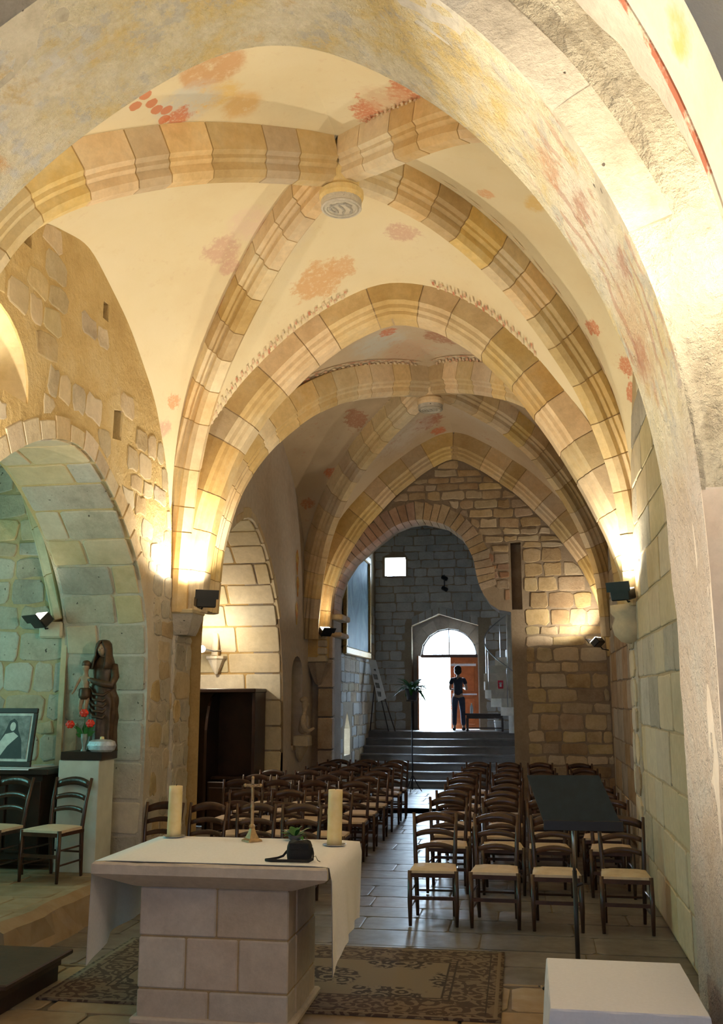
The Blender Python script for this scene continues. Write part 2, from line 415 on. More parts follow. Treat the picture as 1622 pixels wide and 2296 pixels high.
# ---- chancel arch -------------------------------------------------
PA = [(.76, -.02), (.76, 1.2), (.76, 2.3), (.757, 2.64), (.735, 3.0), (.69, 3.34), (.63, 3.61), (.55, 3.89), (.39, 4.26), (.22, 4.58), (.03, 4.87), (-.24, 5.18), (-.52, 5.43), (-.9, 5.69), (-1.2, 5.84),
      (-1.45, 5.90), (-1.70, 5.87), (-1.99, 5.76), (-2.3, 5.58), (-2.64, 5.37), (-2.9, 5.16), (-3.15, 4.92), (-3.45, 4.55), (-3.68, 4.1), (-3.82, 3.6), (-3.87, 2.9), (-3.88, 2.3), (-3.88, -.02)]
PAs = smooth_path(PA, 140, 14)
def offset_path(P, d):
    T = np.gradient(P, axis=0); T /= np.linalg.norm(T, axis=1)[:, None]; N = np.stack([T[:, 1], -T[:, 0]], 1)  # outward (right side -> +x)
    return P + N * d
YN, YF = 4.2, 5.2
def soffit(name, P, y0, y1, ny, mat, amp=.012, parent=None):
    V = []; N = offset_path(P, 1.) - P
    for i, (p, nn) in enumerate(zip(P, N)):
        for j in range(ny + 1):
            y = y0 + (y1 - y0) * j / ny; k = 0 if j in (0, ny) else 1
            a = amp * (mnoise.noise(Vector((p[0] * 2.2, y * 2.2, p[1] * 2.2))) + .5 * mnoise.noise(Vector((p[0] * 6, y * 6, p[1] * 6))))
            a = -abs(a) * k; V.append((p[0] + nn[0] * a, y, p[1] + nn[1] * a))
    m = ny + 1
    Fc = [(i * m + j, i * m + j + 1, (i + 1) * m + j + 1, (i + 1) * m + j) for i in range(len(P) - 1) for j in range(ny)]
    return ob(name, V, Fc, mat, parent, True)
arch_mat = NT('fresco_soffit')
def fresco_soffit(t):
    n1 = t.noise(1.6, 7, .7, dist=.4); n2 = t.noise(5, 6, .7); n3 = t.noise(22, 5, .7)
    c = t.ramp(n1, [(.30, (.46, .41, .31, 1)), (.40, (.70, .54, .24, 1)), (.50, (.70, .62, .42, 1)), (.60, (.78, .71, .54, 1)), (.70, (.64, .46, .18, 1))])
    c = t.mix(t.rng(n2, .53, .62, 0, .6), c, (.52, .51, .47, 1))
    c = t.mix(t.rng(n2, .30, .40, .5, 0), c, (.70, .49, .20, 1))
    c = t.mix(.3, c, t.ramp(n3, [(.35, (.55, .5, .42, 1)), (.65, (1, 1, 1, 1))]), 'MULTIPLY')
    # remains of painting on the right haunch
    red = (.42, .15, .08, 1); pale = (.75, .68, .56, 1); ochre = (.72, .50, .16, 1)
    wv = t.n('ShaderNodeTexWave', bands_direction='Y'); wv.inputs['Scale'].default_value = 2.2; wv.inputs['Distortion'].default_value = 6.; wv.inputs['Detail'].default_value = 3
    t.l(t.pos(), wv.inputs['Vector'])
    for ctr, r, col, sf in (((.42, 4.75, 4.2), .55, pale, .5), ((.6, 4.8, 3.7), .4, (.62, .44, .26, 1), .6)): c = t.patch(c, ctr, r, col, sf, 5, .5)
    sep = t.n('ShaderNodeSeparateXYZ'); t.l(t.pos(), sep.inputs[0])
    reg = t.math('MULTIPLY', t.math('MULTIPLY', t.rng(sep.outputs[2], 3.1, 3.5), t.rng(sep.outputs[2], 4.9, 4.5)), t.rng(sep.outputs[0], -.25, .1))
    m = t.math('MULTIPLY', t.math('MULTIPLY', t.rng(wv.outputs[0], .68, .85), reg), t.rng(t.noise(4, 3, .6), .45, .56))
    c = t.mix(t.math('MULTIPLY', m, .45), c, red)
    for ctr, r, col in (((.34, 4.65, 4.35), .10, red), ((.62, 4.9, 3.62), .13, red), ((.5, 4.5, 3.95), .10, red), ((.2, 4.7, 4.6), .12, (.55, .25, .12, 1)), ((-3.0, 4.9, 5.05), .06, (.7, .33, .08, 1))):
        c = t.patch(c, ctr, r * 1.1, col, .7, 11, 1.3, (1, .6, 1), .6)
    low = t.rng(sep.outputs[2], 3.35, 2.75)
    c = t.mix(low, c, t.ramp(n1, [(.3, (.54, .42, .31, 1)), (.5, (.60, .50, .42, 1)), (.62, (.60, .54, .48, 1)), (.75, (.64, .50, .34, 1))]))
    # grey painted ashlar lines on the left haunch
    br = t.n('ShaderNodeTexBrick'); br.inputs['Scale'].default_value = 2.6; br.inputs['Mortar Size'].default_value = .06; br.inputs['Color1'].default_value = (0, 0, 0, 1); br.inputs['Color2'].default_value = (.35, .35, .35, 1); br.inputs['Mortar'].default_value = (1, 1, 1, 1)
    cx = t.n('ShaderNodeCombineXYZ'); t.l(sep.outputs[1], cx.inputs[1]); t.l(sep.outputs[0], cx.inputs[0]); t.l(cx.outputs[0], br.inputs['Vector'])
    lreg = t.math('MULTIPLY', t.rng(sep.outputs[0], -2.1, -2.5), t.rng(t.noise(2.5, 3, .6), .45, .6))
    c = t.mix(t.math('MULTIPLY', t.math('MULTIPLY', br.outputs[0], lreg), .55), c, (.62, .62, .62, 1))
    t.color(c); t.rough(.95); h = t.math('ADD', t.math('MULTIPLY', n3, .8), t.math('MULTIPLY', n2, 1.8)); t.bump(h, 1.0, .06)
fresco_soffit(arch_mat)
PJ = np.array([p for p in PAs if p[1] > -1])
ca = struct(soffit('wall_chancel_arch', PAs, YN, YF, 24, 'fresco_soffit', .02)); ca['label'] = 'painted plaster soffit of the chancel arch'
# lower right jamb is plain plastered pier: pier body (solid) behind the soffit surface
def band(name, P, d0, d1, y0, y1, mat, parent, amp=0., nd=1, sel=None, seed=0.):
    idx = range(len(P)) if sel is None else sel; V = []; Fc = []
    Qs = [offset_path(P, d0 + (d1 - d0) * k / nd) for k in range(nd + 1)]
    m = nd + 3
    for i in idx:
        for k in range(nd + 1):
            x, z = Qs[k][i]; a = amp * (mnoise.noise(Vector((x * 5 + seed, z * 5, 1))) + .6 * mnoise.noise(Vector((x * 13, z * 13, seed)))) if 0 < k else 0
            V.append((x, y0 - a, z))
        x, z = Qs[nd][i]; V.append((x, y1, z)); x, z = Qs[0][i]; V.append((x, y1, z))
    L = len(list(idx))
    Fc = [(i * m + k, i * m + (k + 1) % m, (i + 1) * m + (k + 1) % m, (i + 1) * m + k) for i in range(L - 1) for k in range(m)]
    Fc += [tuple(range(m - 1, -1, -1)), tuple((L - 1) * m + k for k in range(m))]
    return ob(name, V, Fc, mat, parent)
# near face: voussoir ring (pieces), then rough rubble plaster up to the vault; far face mass
sel_arch = [i for i, p in enumerate(PAs) if p[1] > 3.95]
k = sel_arch[0]; pieces = []
while k < sel_arch[-1] - 3:
    k2 = min(k + 7, sel_arch[-1]); pieces.append((k, k2)); k = k2
for a, b in pieces:
    band('voussoir', PAs, -.003, .20, YN - .014, YN + .3, 'stone_grey', ca, .01, 2, range(a, b + 1), a * .7)
band('rubble_face', PAs, .0, .62, YN + .006, YN + .3, 'rough_plaster', ca, .028, 12, [i for i, p in enumerate(PAs) if p[1] > 2.7])
struct(band('wall_chancel_arch_core', PAs, .03, 1.6, YN + .25, YF - .02, 'mortar', None))
band('far_face', PAs, .003, 1.0, YF, YF - .03, 'mortar', ca)
# chancel vault and walls (seen upper right)
PV = offset_path(PAs, .45)
PVs = smooth_path(PV[[i for i in range(len(PV))]], 120, 20)
cv = struct(soffit('ceiling_chancel', PVs, -3.0, YN + .1, 50, 'chancel_plaster', .05)); cv['label'] = 'bare plaster vault of the chancel'
struct(poly_wall('wall_east', lambda u, v, h: (u, -3.0 + h, v), [(-5, -.2), (3, -.2), (3, 8), (-5, 8)],
    [[(x - .55, 1.5), (x + .55, 1.5), (x + .55, 3.6), (x + .4, 4.0), (x, 4.2), (x - .4, 4.0), (x - .55, 3.6)] for x in (-2.9, -.4)], 'chancel_plaster', .5))
for i, x in enumerate((-2.9, -.4)):
    w = struct(MB().box((x - .56, -3.3, 1.48), (x + .56, -3.28, 4.22)).obj('window_%d' % (i + 4), 'pane_leaded'))
    portal('daylight', (x, -3.45, 2.85), (PI / 2, 0, 0), 1.1, 2.7)
# painted rib of the chancel vault with its lamp
rp = NT('painted_rib')
n1 = rp.noise(3, 5, .6); c = rp.ramp(n1, [(.3, (.72, .62, .46, 1)), (.55, (.78, .71, .58, 1)), (.68, (.76, .56, .22, 1)), (.78, (.8, .6, .2, 1))])
rp.color(c); rp.rough(.9); rp.bump(rp.noise(14, 5, .7), .6, .02)
PR = offset_path(PAs, .005); selr = [i for i, p in enumerate(PAs) if p[1] > 2.6]
PRs = np.array([PR[i] for i in selr])
tr = struct(empty('trim_chancel_rib')); tr['label'] = 'painted rib of the chancel vault'
def rib_y(name, P, y0, y1, mat, parent, depth=.5): return band(name, P, 0., depth, y0, y1, mat, parent, .008, 2, None, 3.)
rib_y('rib_arch', PRs, 2.68, 3.05, 'painted_rib', tr)
t = NT('worn_red'); t.color(t.mix(t.rng(t.noise(5, 5, .7), .44, .56), (.74, .64, .48, 1), (.46, .15, .08, 1))); t.rough(.9)
band('painted_stripe', PRs, -.006, .03, 3.02, 3.058, 'worn_red', tr)
band('outer_moulding', offset_path(PRs, .12), 0, .2, 2.44, 2.68, 'rough_plaster', tr, .01, 2)
# pier faces of the chancel arch: right pier front and left pier front
struct(MB().box((.7602, YN - .004, -.02), (1.9, YF - .01, 2.80)).obj('wall_pier_right', 'pier_plaster'))['label'] = 'pinkish plastered right pier of the chancel arch'
band('pier_face', PAs, -.002, .5, YN - .006, YN + .3, 'pier_plaster', ca, 0., 1, [i for i, p in enumerate(PAs) if p[0] > 0 and 1.2 < p[1] < 2.84])
struct(MB().box((-5.2, YN, -.02), (-3.9, YF - .01, 2.82)).obj('wall_pier_left', 'pier_plaster'))
struct(poly_wall('wall_chancel_right', mX(1.25, -1), [(-3, -.1), (YN + .1, -.1), (YN + .1, 3.4), (-3, 3.4)], [], 'pier_plaster', .3))
struct(poly_wall('wall_chancel_left', mX(-4.35, 1), [(-3, -.1), (YN + .1, -.1), (YN + .1, 3.4), (-3, 3.4)], [], 'pier_plaster', .3))

# ---- ribs ---------------------------------------------------------
RIB = [(-.165, .44), (-.165, .19), (-.125, .165), (-.125, .135), (-.09, .11), (-.095, .05), (-.055, .0), (.055, .0), (.095, .05), (.09, .11), (.125, .135), (.125, .165), (.165, .19), (.165, .44)]
TRA = [(-.29, .50), (-.29, .20), (-.235, .16), (-.225, .11), (-.175, .085), (-.165, .04), (-.11, .0), (.11, .0), (.165, .04), (.175, .085), (.225, .11), (.235, .16), (.29, .20), (.29, .50)]
def frames(P3):
    P = np.array(P3); T = np.gradient(P, axis=0); T /= np.linalg.norm(T, axis=1)[:, None]; return P, T
def sweep_piece(P, T, B, prof, i0, i1, steps, gap, jit=0., inset=0., rs=None):
    V = []; n = len(prof); L = len(P)
    ss = np.linspace(i0 + gap, i1 - gap, steps)
    for s in ss:
        p = Vector([np.interp(s, range(L), P[:, k]) for k in range(3)]); tt = Vector([np.interp(s, range(L), T[:, k]) for k in range(3)])
        up = B.cross(tt).normalized()
        for (b, h) in prof:
            q = p + B * (b * (1 - inset * 2)) + up * (h + inset * .12 + jit); V.append(q)
    Fc = [(i * n + k, i * n + (k + 1) % n, (i + 1) * n + (k + 1) % n, (i + 1) * n + k) for i in range(steps - 1) for k in range(n)]
    Fc += [tuple(range(n - 1, -1, -1)), tuple((steps - 1) * n + k for k in range(n))]
    return V, Fc
TRIM = [0]
def build_rib(P3, B, prof, seglen, mat, label, seed):
    TRIM[0] += 1
    e = struct(empty('trim_%d' % TRIM[0])); e['label'] = label
    P, T = frames(P3); L = np.linalg.norm(np.diff(P, axis=0), axis=1).sum(); n = max(3, round(L / seglen)); N = len(P) - 1
    R = random.Random(seed); cuts = [0] + [N * (i + R.uniform(-.18, .18)) / n for i in range(1, n)] + [N]
    gap = .006 / L * N
    for i in range(n):
        V, Fc = sweep_piece(P, T, B, prof, cuts[i], cuts[i + 1], 4, gap, R.uniform(-.004, .004))
        ob('voussoir', V, Fc, mat, e)
    V, Fc = sweep_piece(P, T, B, prof, 0, N, 40, 0, .006, .02); ob('mortar_core', V, Fc, 'mortar_joint', e)
    return e
def rib_path(boss, corner, prof, n=64):
    b = np.array(boss); d = np.array(corner) - b; L = np.hypot(*d); d /= L
    S = smooth_path(prof, n, 10); P = np.c_[b[0] + d[0] * S[:, 0], b[1] + d[1] * S[:, 0], S[:, 1]]
    P = P[::-1]                                  # springer -> boss
    B = Vector((d[1], -d[0], 0));                # so that B x T points up/out
    T = P[-1] - P[0]; up = B.cross(Vector(T))
    if up.z < 0: B = -B
    return P, B
BO1, BO2 = (-1.52, 8.0), (-1.30, 14.0)
RA = rib_path(BO1, (-3.72, 5.55), [(.1, 6.44), (.79, 6.24), (1.30, 6.06), (1.70, 5.88), (2.27, 5.57), (2.72, 5.22), (3.05, 4.6), (3.25, 3.9), (3.3, 2.9)])
RB = rib_path(BO1, (-3.72, 10.38), [(.1, 6.46), (.52, 6.41), (1.04, 6.26), (1.69, 5.94), (2.30, 5.53), (2.80, 5.05), (3.10, 4.47), (3.27, 3.74), (3.32, 3.1), (3.32, 2.86)])
RC = rib_path(BO1, (.95, 5.55), [(.1, 6.45), (.63, 6.34), (1.1, 6.25), (1.64, 6.11), (2.3, 5.75), (2.8, 5.2), (3.2, 4.3), (3.4, 3.4), (3.43, 2.9)])
RD = rib_path(BO1, (1.0, 10.38), [(.1, 6.48), (.51, 6.48), (.98, 6.40), (1.53, 6.19), (2.05, 5.90), (2.45, 5.57), (2.98, 5.05), (3.37, 4.33), (3.5, 3.84), (3.54, 3.2), (3.54, 2.86)])
RE = rib_path(BO2, (-3.6, 11.3), [(.1, 6.3), (.32, 6.28), (1.18, 6.08), (1.75, 5.87), (2.2, 5.62), (2.63, 5.27), (2.97, 4.93), (3.33, 4.4), (3.55, 3.7), (3.6, 2.9)])
RF = rib_path(BO2, (1.1, 11.3), [(.1, 6.32), (.38, 6.28), (.99, 6.1), (1.83, 5.78), (2.49, 5.38), (3.0, 4.85), (3.4, 4.0), (3.55, 2.9)])
RG = rib_path(BO2, (-3.55, 16.45), [(.1, 6.28), (.40, 6.17), (1.12, 5.93), (1.89, 5.54), (2.44, 5.14), (2.88, 4.6), (3.15, 4.0), (3.3, 3.3), (3.32, 2.9)])
RI = rib_path(BO2, (1.2, 16.5), [(.1, 6.32), (.48, 6.29), (1.39, 6.06), (2.15, 5.67), (2.8, 5.1), (3.26, 4.48), (3.52, 3.9), (3.6, 3.1), (3.6, 2.9)])
for (P, B), lb, sd in ((RA, 'diagonal stone rib from the boss to the near left corner', 1), (RB, 'diagonal stone rib rising from the brightly lit left corbel', 2), (RC, 'diagonal stone rib from the boss toward the chancel arch', 3), (RD, 'diagonal stone rib rising from the right corbel to the near boss', 4)):
    build_rib(P, B, RIB, .40, 'stone_voussoir', lb, sd)
for (P, B), lb, sd in ((RE, 'far bay diagonal rib from left corbel to far boss', 5), (RF, 'far bay diagonal rib from right corbel to far boss', 6), (RG, 'far bay diagonal rib to the west left corner', 7), (RI, 'far bay diagonal rib to the west right corner', 8)):
    build_rib(P, B, RIB, .36, 'stone_voussoir', lb, sd)
T1p = smooth_path([(-3.63, 2.88), (-3.62, 3.1), (-3.58, 3.53), (-3.48, 4.04), (-3.25, 4.65), (-2.9, 5.16), (-2.43, 5.62), (-2.0, 5.92), (-1.44, 6.16), (-.92, 6.02), (-.5, 5.74), (-.07, 5.28), (.35, 4.66), (.66, 4.1), (.90, 3.58), (1.03, 3.18), (1.07, 2.88)], 110, 6)
T2p = smooth_path([(-3.42, 2.6), (-3.4, 3.2), (-3.35, 3.76), (-3.15, 4.32), (-2.8, 4.88), (-2.23, 5.49), (-1.66, 5.92), (-1.19, 6.16), (-.7, 5.88), (-.09, 5.43), (.51, 4.78), (.94, 4.15), (1.21, 3.53), (1.32, 2.95), (1.33, 2.6)], 110, 4)
T1p[:, 1] += .13 * np.clip((T1p[:, 1] - 2.88) / 3.2, 0, 1)
def trans(Pxz, yc): return np.c_[Pxz[:, 0], np.full(len(Pxz), yc), Pxz[:, 1]], Vector((0, 1, 0))
P, B = trans(T1p, 10.8); B = -B if B.cross(Vector(P[60] - P[50])).z < 0 else B
build_rib(P, B, [(b, h * .80) for b, h in TRA], .47, 'stone_voussoir', 'pointed transverse arch between the two vaulted bays', 9)
P, B = trans(T2p, 17.02); B = -B if B.cross(Vector(P[60] - P[50])).z < 0 else B
build_rib(P, B, [(b * .75, h * .85) for b, h in TRA], .42, 'stone_voussoir', 'pointed arch against the west wall', 10)

# ---- vault webs ---------------------------------------------------
def ext(PB, h=.37):
    P, B = PB; P, T = frames(P); return np.array([Vector(p) + B.cross(Vector(t)).normalized() * h for p, t in zip(P, T)])
def res(P, n=44):
    P = np.array(P, float); d = np.r_[0, np.cumsum(np.linalg.norm(np.diff(P, axis=0), axis=1))]; s = np.linspace(0, d[-1], n)
    return np.stack([np.interp(s, d, P[:, i]) for i in range(3)], 1)
NWEB = 14
def web_fn(rib, arc, bulge=.10):
    A, Bq = res(rib), res(arc)
    def f(t, u):
        i = t * (len(A) - 1); p = np.array([np.interp(i, range(len(A)), A[:, k]) * (1 - u) + np.interp(i, range(len(A)), Bq[:, k]) * u for k in range(3)])
        p[2] += bulge * 4 * u * (1 - u) * min(1, t * 1.3); return p
    return f
def web_mesh(mb, f):
    n = 44; V = []
    for i in range(n):
        for j in range(NWEB + 1):
            p = f(i / (n - 1), j / NWEB); a = .012 * mnoise.noise(Vector(p * 1.6)); V.append((p[0], p[1], p[2] + a))
    m = NWEB + 1; mb.add(V, [(i * m + j, i * m + j + 1, (i + 1) * m + j + 1, (i + 1) * m + j) for i in range(n - 1) for j in range(NWEB)])
WL1 = smooth_path([(5.35, 2.9), (5.42, 3.6), (5.8, 4.55), (6.3, 5.25), (7.05, 5.86), (7.98, 6.08), (8.96, 5.68), (9.76, 5.1), (10.17, 4.45), (10.46, 3.4), (10.5, 2.9)], 90, 6)
WL2 = smooth_path([(11.1, 2.9), (11.2, 3.6), (11.6, 4.5), (12.3, 5.3), (13.2, 5.9), (14.1, 6.12), (14.67, 6.03), (15.29, 5.66), (15.96, 5.16), (16.39, 4.65), (16.71, 3.95), (16.9, 3.2), (16.92, 2.9)], 90, 6)
def halves(P3):
    k = int(np.argmax(P3[:, 2])); return P3[:k + 1], P3[k:][::-1]
def arcX(W, X): return np.c_[np.full(len(W), X), W]
XL1, XR1, XL2, XR2 = -3.9, 1.13, -3.75, 1.37
fa = np.array([p for p in offset_path(PAs, .5) if p[1] > 2.85]); fa3 = np.c_[fa[:, 0], np.full(len(fa), YF + .02), fa[:, 1]]
frR, frL = halves(fa3)
def t_ext(Pxz, y, h):
    T = np.gradient(Pxz, axis=0); T /= np.linalg.norm(T, axis=1)[:, None]; N = np.stack([-T[:, 1], T[:, 0]], 1); Q = Pxz + N * h; return np.c_[Q[:, 0], np.full(len(Q), y), Q[:, 1]]
t1L, t1R = halves(t_ext(T1p, 10.56, .35)); t1bL, t1bR = halves(t_ext(T1p, 11.04, .35)); t2L, t2R = halves(t_ext(T2p, 16.86, .40))
w1a, w1b = halves(arcX(WL1, XL1)); r1a, r1b = halves(arcX(WL1, XR1)); w2a, w2b = halves(arcX(WL2, XL2)); r2a, r2b = halves(arcX(WL2, XR2))
def crown(E_, bo, z): return np.vstack([E_[:-1], [(bo[0], bo[1], z)]])
eA, eB, eC, eD = [crown(ext(r), BO1, 6.84) for r in (RA, RB, RC, RD)]
eE, eF, eG, eI = [crown(ext(r), BO2, 6.68) for r in (RE, RF, RG, RI)]
W1 = dict(Al=web_fn(eA, w1a), Bl=web_fn(eB, w1b), Bt=web_fn(eB, t1L), Dt=web_fn(eD, t1R), Dr=web_fn(eD, r1b), Cr=web_fn(eC, r1a), Cf=web_fn(eC, frR, .05), Af=web_fn(eA, frL, .05))
W2 = dict(El=web_fn(eE, w2a), Gl=web_fn(eG, w2b), Gt=web_fn(eG, t2L), It=web_fn(eI, t2R), Ir=web_fn(eI, r2b), Fr=web_fn(eF, r2a), Ft=web_fn(eF, t1bR), Et=web_fn(eE, t1bL))
def bay(name, W, mat, label):
    mb = MB(); [web_mesh(mb, f) for f in W.values()]; o = struct(mb.obj(name, mat, None, True)); o['label'] = label
    bv = BVHTree.FromPolygons([Vector(v) for v in mb.v], mb.f); return o, bv
bay1, bv1 = bay('ceiling_altar_bay', W1, 'mortar', 'cream plastered rib vault over the altar bay with red fresco traces')
bay2, bv2 = bay('ceiling_west_bay', W2, 'mortar', 'plastered rib vault of the farther bay with faded painting')
def hit(bv, x, y):
    r = ray(x, y).normalized(); p = bv.ray_cast(CAM, r)[0]; return tuple(p) if p else tuple(CAM + r * 8)
def fresco(name, bv, base, patches, speck=.12):
    t = NT(name); n1 = t.noise(.8, 5, .6); n2 = t.noise(3.5, 6, .7)
    c = t.ramp(n1, [(.3, base[0]), (.5, base[1]), (.7, base[2])]); c = t.mix(t.rng(n2, .6, .75, 0, .35), c, base[3])
    for (px, r, col, sf, ns, na, stv) in patches: c = t.patch(c, hit(bv, *px), r, col, sf, ns, na, stv)
    c = t.mix(t.math('MULTIPLY', t.math('MULTIPLY', t.rng(t.noise(11, 5, .75), .56, .66), t.rng(t.noise(1.1, 3, .6), .44, .6)), speck), c, (.50, .24, .15, 1))
    t.color(c); t.rough(.95); t.bump(t.math('ADD', t.noise(2, 5, .6), t.math('MULTIPLY', t.noise(30, 4, .7), .25)), .22, .03); return t.m
RED, OR, PINK, GRY, YEL = (.60, .17, .07, 1), (.66, .37, .14, 1), (.62, .40, .30, 1), (.60, .60, .55, 1), (.72, .50, .18, 1)
fresco('fresco_near', bv1, [(.72, .60, .38, 1), (.76, .66, .44, 1), (.78, .69, .49, 1), (.66, .52, .30, 1)], [
    ((470, 155), .30, (.60, .33, .15, 1), .3, 3, .5, (1, 1.2, 1)), ((480, 215), .20, YEL, .4, 5, .5, (.8, 1, 1)), ((545, 235), .22, (.66, .42, .16, 1), .5, 4, .5, None),
    ((420, 230), .34, GRY, .6, 4, .5, None), ((830, 250), .16, RED, .3, 12, 1.1, (1, .6, 1)), ((905, 215), .16, RED, .3, 12, 1.0, (1, .6, 1)), ((870, 225), .3, (.70, .52, .34, 1), .6, 5, .6, None),
    *[((x, y), .055, (.62, .18, .07, 1), .15, 14, .35, None) for x, y in ((326, 214), (304, 238), (340, 232), (352, 246), (374, 247), (368, 268))], ((400, 262), .14, RED, .5, 14, 1.2, None), ((710, 630), .32, (.66, .38, .17, 1), .3, 7, .9, (1, 1, 1)), ((770, 600), .18, (.66, .40, .2, 1), .3, 9, .9, None), ((640, 520), .5, (.66, .60, .50, 1), .7, 3, .4, (1.6, 1, 1)),
    ((500, 560), .22, PINK, .4, 7, .9, None), ((515, 600), .12, PINK, .4, 9, .9, None), ((560, 500), .3, (.76, .60, .46, 1), .6, 5, .6, None),
    ((1090, 435), .09, (.72, .40, .2, 1), .3, 14, .8, None), ((1200, 455), .16, YEL, .5, 6, .6, (1, 1, 2)), ((900, 520), .2, PINK, .4, 10, 1., (1, 1, 1.5)),
    ((1418, 880), .13, RED, .2, 16, .5, (2, 1, 1)), ((1405, 820), .12, RED, .3, 22, 1.1, None), ((1330, 735), .1, RED, .3, 22, 1.2, None), ((390, 900), .10, (.70, .33, .16, 1), .4, 18, 1., None), ((370, 960), .12, PINK, .5, 10, .8, None)])
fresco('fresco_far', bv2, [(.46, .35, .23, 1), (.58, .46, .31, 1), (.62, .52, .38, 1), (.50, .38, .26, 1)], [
    ((850, 770), .5, GRY, .6, 3, .6, None), ((870, 745), .14, RED, .3, 9, 1., None), ((985, 755), .26, (.42, .20, .12, 1), .3, 6, .9, None), ((910, 790), .5, (.62, .44, .30, 1), .5, 8, 1.1, None), ((1100, 770), .4, (.60, .48, .34, 1), .6, 6, .9, None),
    ((960, 945), .30, (.42, .15, .09, 1), .3, 8, 1.0, None), ((900, 970), .8, (.66, .60, .52, 1), .7, 3, .5, None), ((1080, 930), .7, (.64, .57, .48, 1), .7, 3, .5, None), ((985, 965), .16, RED, .3, 8, .8, None),
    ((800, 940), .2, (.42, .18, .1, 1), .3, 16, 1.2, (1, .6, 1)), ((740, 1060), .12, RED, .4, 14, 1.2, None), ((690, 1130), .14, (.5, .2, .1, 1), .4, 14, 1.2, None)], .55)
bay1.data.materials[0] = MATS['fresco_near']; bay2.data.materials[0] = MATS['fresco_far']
t = NT('faded_red'); t.color(t.mix(t.rng(t.noise(7, 5, .7), .42, .62), (.68, .56, .38, 1), (.50, .20, .11, 1))); t.rough(.95)
def dashes(parent, f, d0, d1, t0, t1, step, duty, zig=0., side=0):
    """painted border: dashes at a distance d from the rib (side 0) or from the arch (side 1)"""
    mb = MB(); t = t0; k = 0
    while t < t1:
        ta, tb = t, t + step * duty; z = zig * (k % 2); q = []
        for (tt, d) in ((ta, d0 + z), (tb, d0 + z), (tb, d1 + z), (ta, d1 + z)):
            L = np.linalg.norm(f(tt, 1) - f(tt, 0)); u = min(.97, d / L); p = f(tt, 1 - u if side else u); q.append((p[0], p[1], p[2] - .022))
        mb.add(q, [(0, 1, 2, 3)]); t += step; k += 1
    o = mb.obj('painted_border', 'faded_red', parent); o['kind'] = 'stuff'
dashes(bay1, W1['Bt'], .07, .13, .30, .90, .010, .6, .05, 1); dashes(bay1, W1['Dt'], .07, .13, .60, .9, .010, .6, .05, 1)
dashes(bay1, W1['Cf'], .22, .28, .60, .93, .009, .55, .035); dashes(bay1, W1['Dr'], .34, .355, .30, .86, .05, .5)
dashes(bay1, W1['Bl'], .25, .258, .62, .92, .06, .7); dashes(bay1, W1['Dr'], .24, .246, .3, .9, .05, .8)
for f in ('Et', 'Ft'): dashes(bay2, W2[f], .23, .33, .36, .97, .013, .62, .05); dashes(bay2, W2[f], .42, .45, .36, .97, .02, 1.); dashes(bay2, W2[f], .19, .20, .36, .97, .02, 1.)
for f in ('Gl', 'Ir'): dashes(bay2, W2[f], .21, .25, .45, .92, .010, .5, .04)
# bosses
def boss(bo, zc, r, label):
    e = struct(empty('ceiling_boss', (bo[0], bo[1], zc))); e['label'] = label
    MB().lathe([(r * .9, -.02), (r, .02), (r, .07), (r * .8, .11), (r * .85, .5)], 28).obj('boss_block', 'stone_voussoir', e)
    MB().lathe([(r * .86, -.075), (r * .9, -.06), (r * .92, 0.)], 32).obj('disc', 'stone_grey', e)
    for rr in (.86, .70):
        mb = MB(); mb.tube([(r * rr * math.cos(a * PI / 16), r * rr * math.sin(a * PI / 16), -.078) for a in range(33)], .012, 6); mb.obj('carved_ring', 'stone_grey', e)
    mb = MB()
    for dx in (-.34, 0, .34): mb.tube([(r * dx + .02 * math.sin(q * 1.3), r * (.5 - .5 * q / 2) * .95, -.078) for q in range(0, 5)], .011, 6)
    mb.tube([(r * .5 * math.cos(q * .5 + 2), r * .42 * math.sin(q * .5 + 2), -.078) for q in range(9)], .011, 6)
    mb.obj('carved_monogram', 'stone_grey', e)
boss(BO1, 6.32, .20, 'round carved boss where the near ribs meet'); boss(BO2, 6.2, .20, 'round carved boss of the farther vault')

# ---- left wall of the altar bay ------------------------------------
NA = smooth_path([(6.0, .0), (6.0, 2.4), (6.1, 3.0), (6.35, 3.45), (6.69, 3.71), (7.14, 3.97), (7.43, 4.08), (7.9, 4.17), (8.25, 4.12), (8.61, 3.94), (9.01, 3.68), (9.33, 3.4), (9.6, 3.06), (9.78, 2.68), (9.84, 2.2), (9.84, .0)], 80, 4)
WIN = [(5.75, 4.25)] + [(6.4 - .65 * math.cos(a * PI / 14), 4.3 + .62 * math.sin(a * PI / 14)) for a in range(15)] + [(7.05, 4.25)]
HOLES = [[(8.69, 4.40), (8.90, 4.43), (8.92, 4.74), (8.70, 4.70)], [(8.34, 5.50), (8.47, 5.50), (8.47, 5.68), (8.34, 5.68)], [(6.8, 5.54), (6.95, 5.54), (6.95, 5.7), (6.8, 5.7)]]
outerL = [(5.2, 0)] + [(5.2, 2.9)] + [tuple(p) for p in WL1] + [(11.1, 2.9), (11.1, 0)]
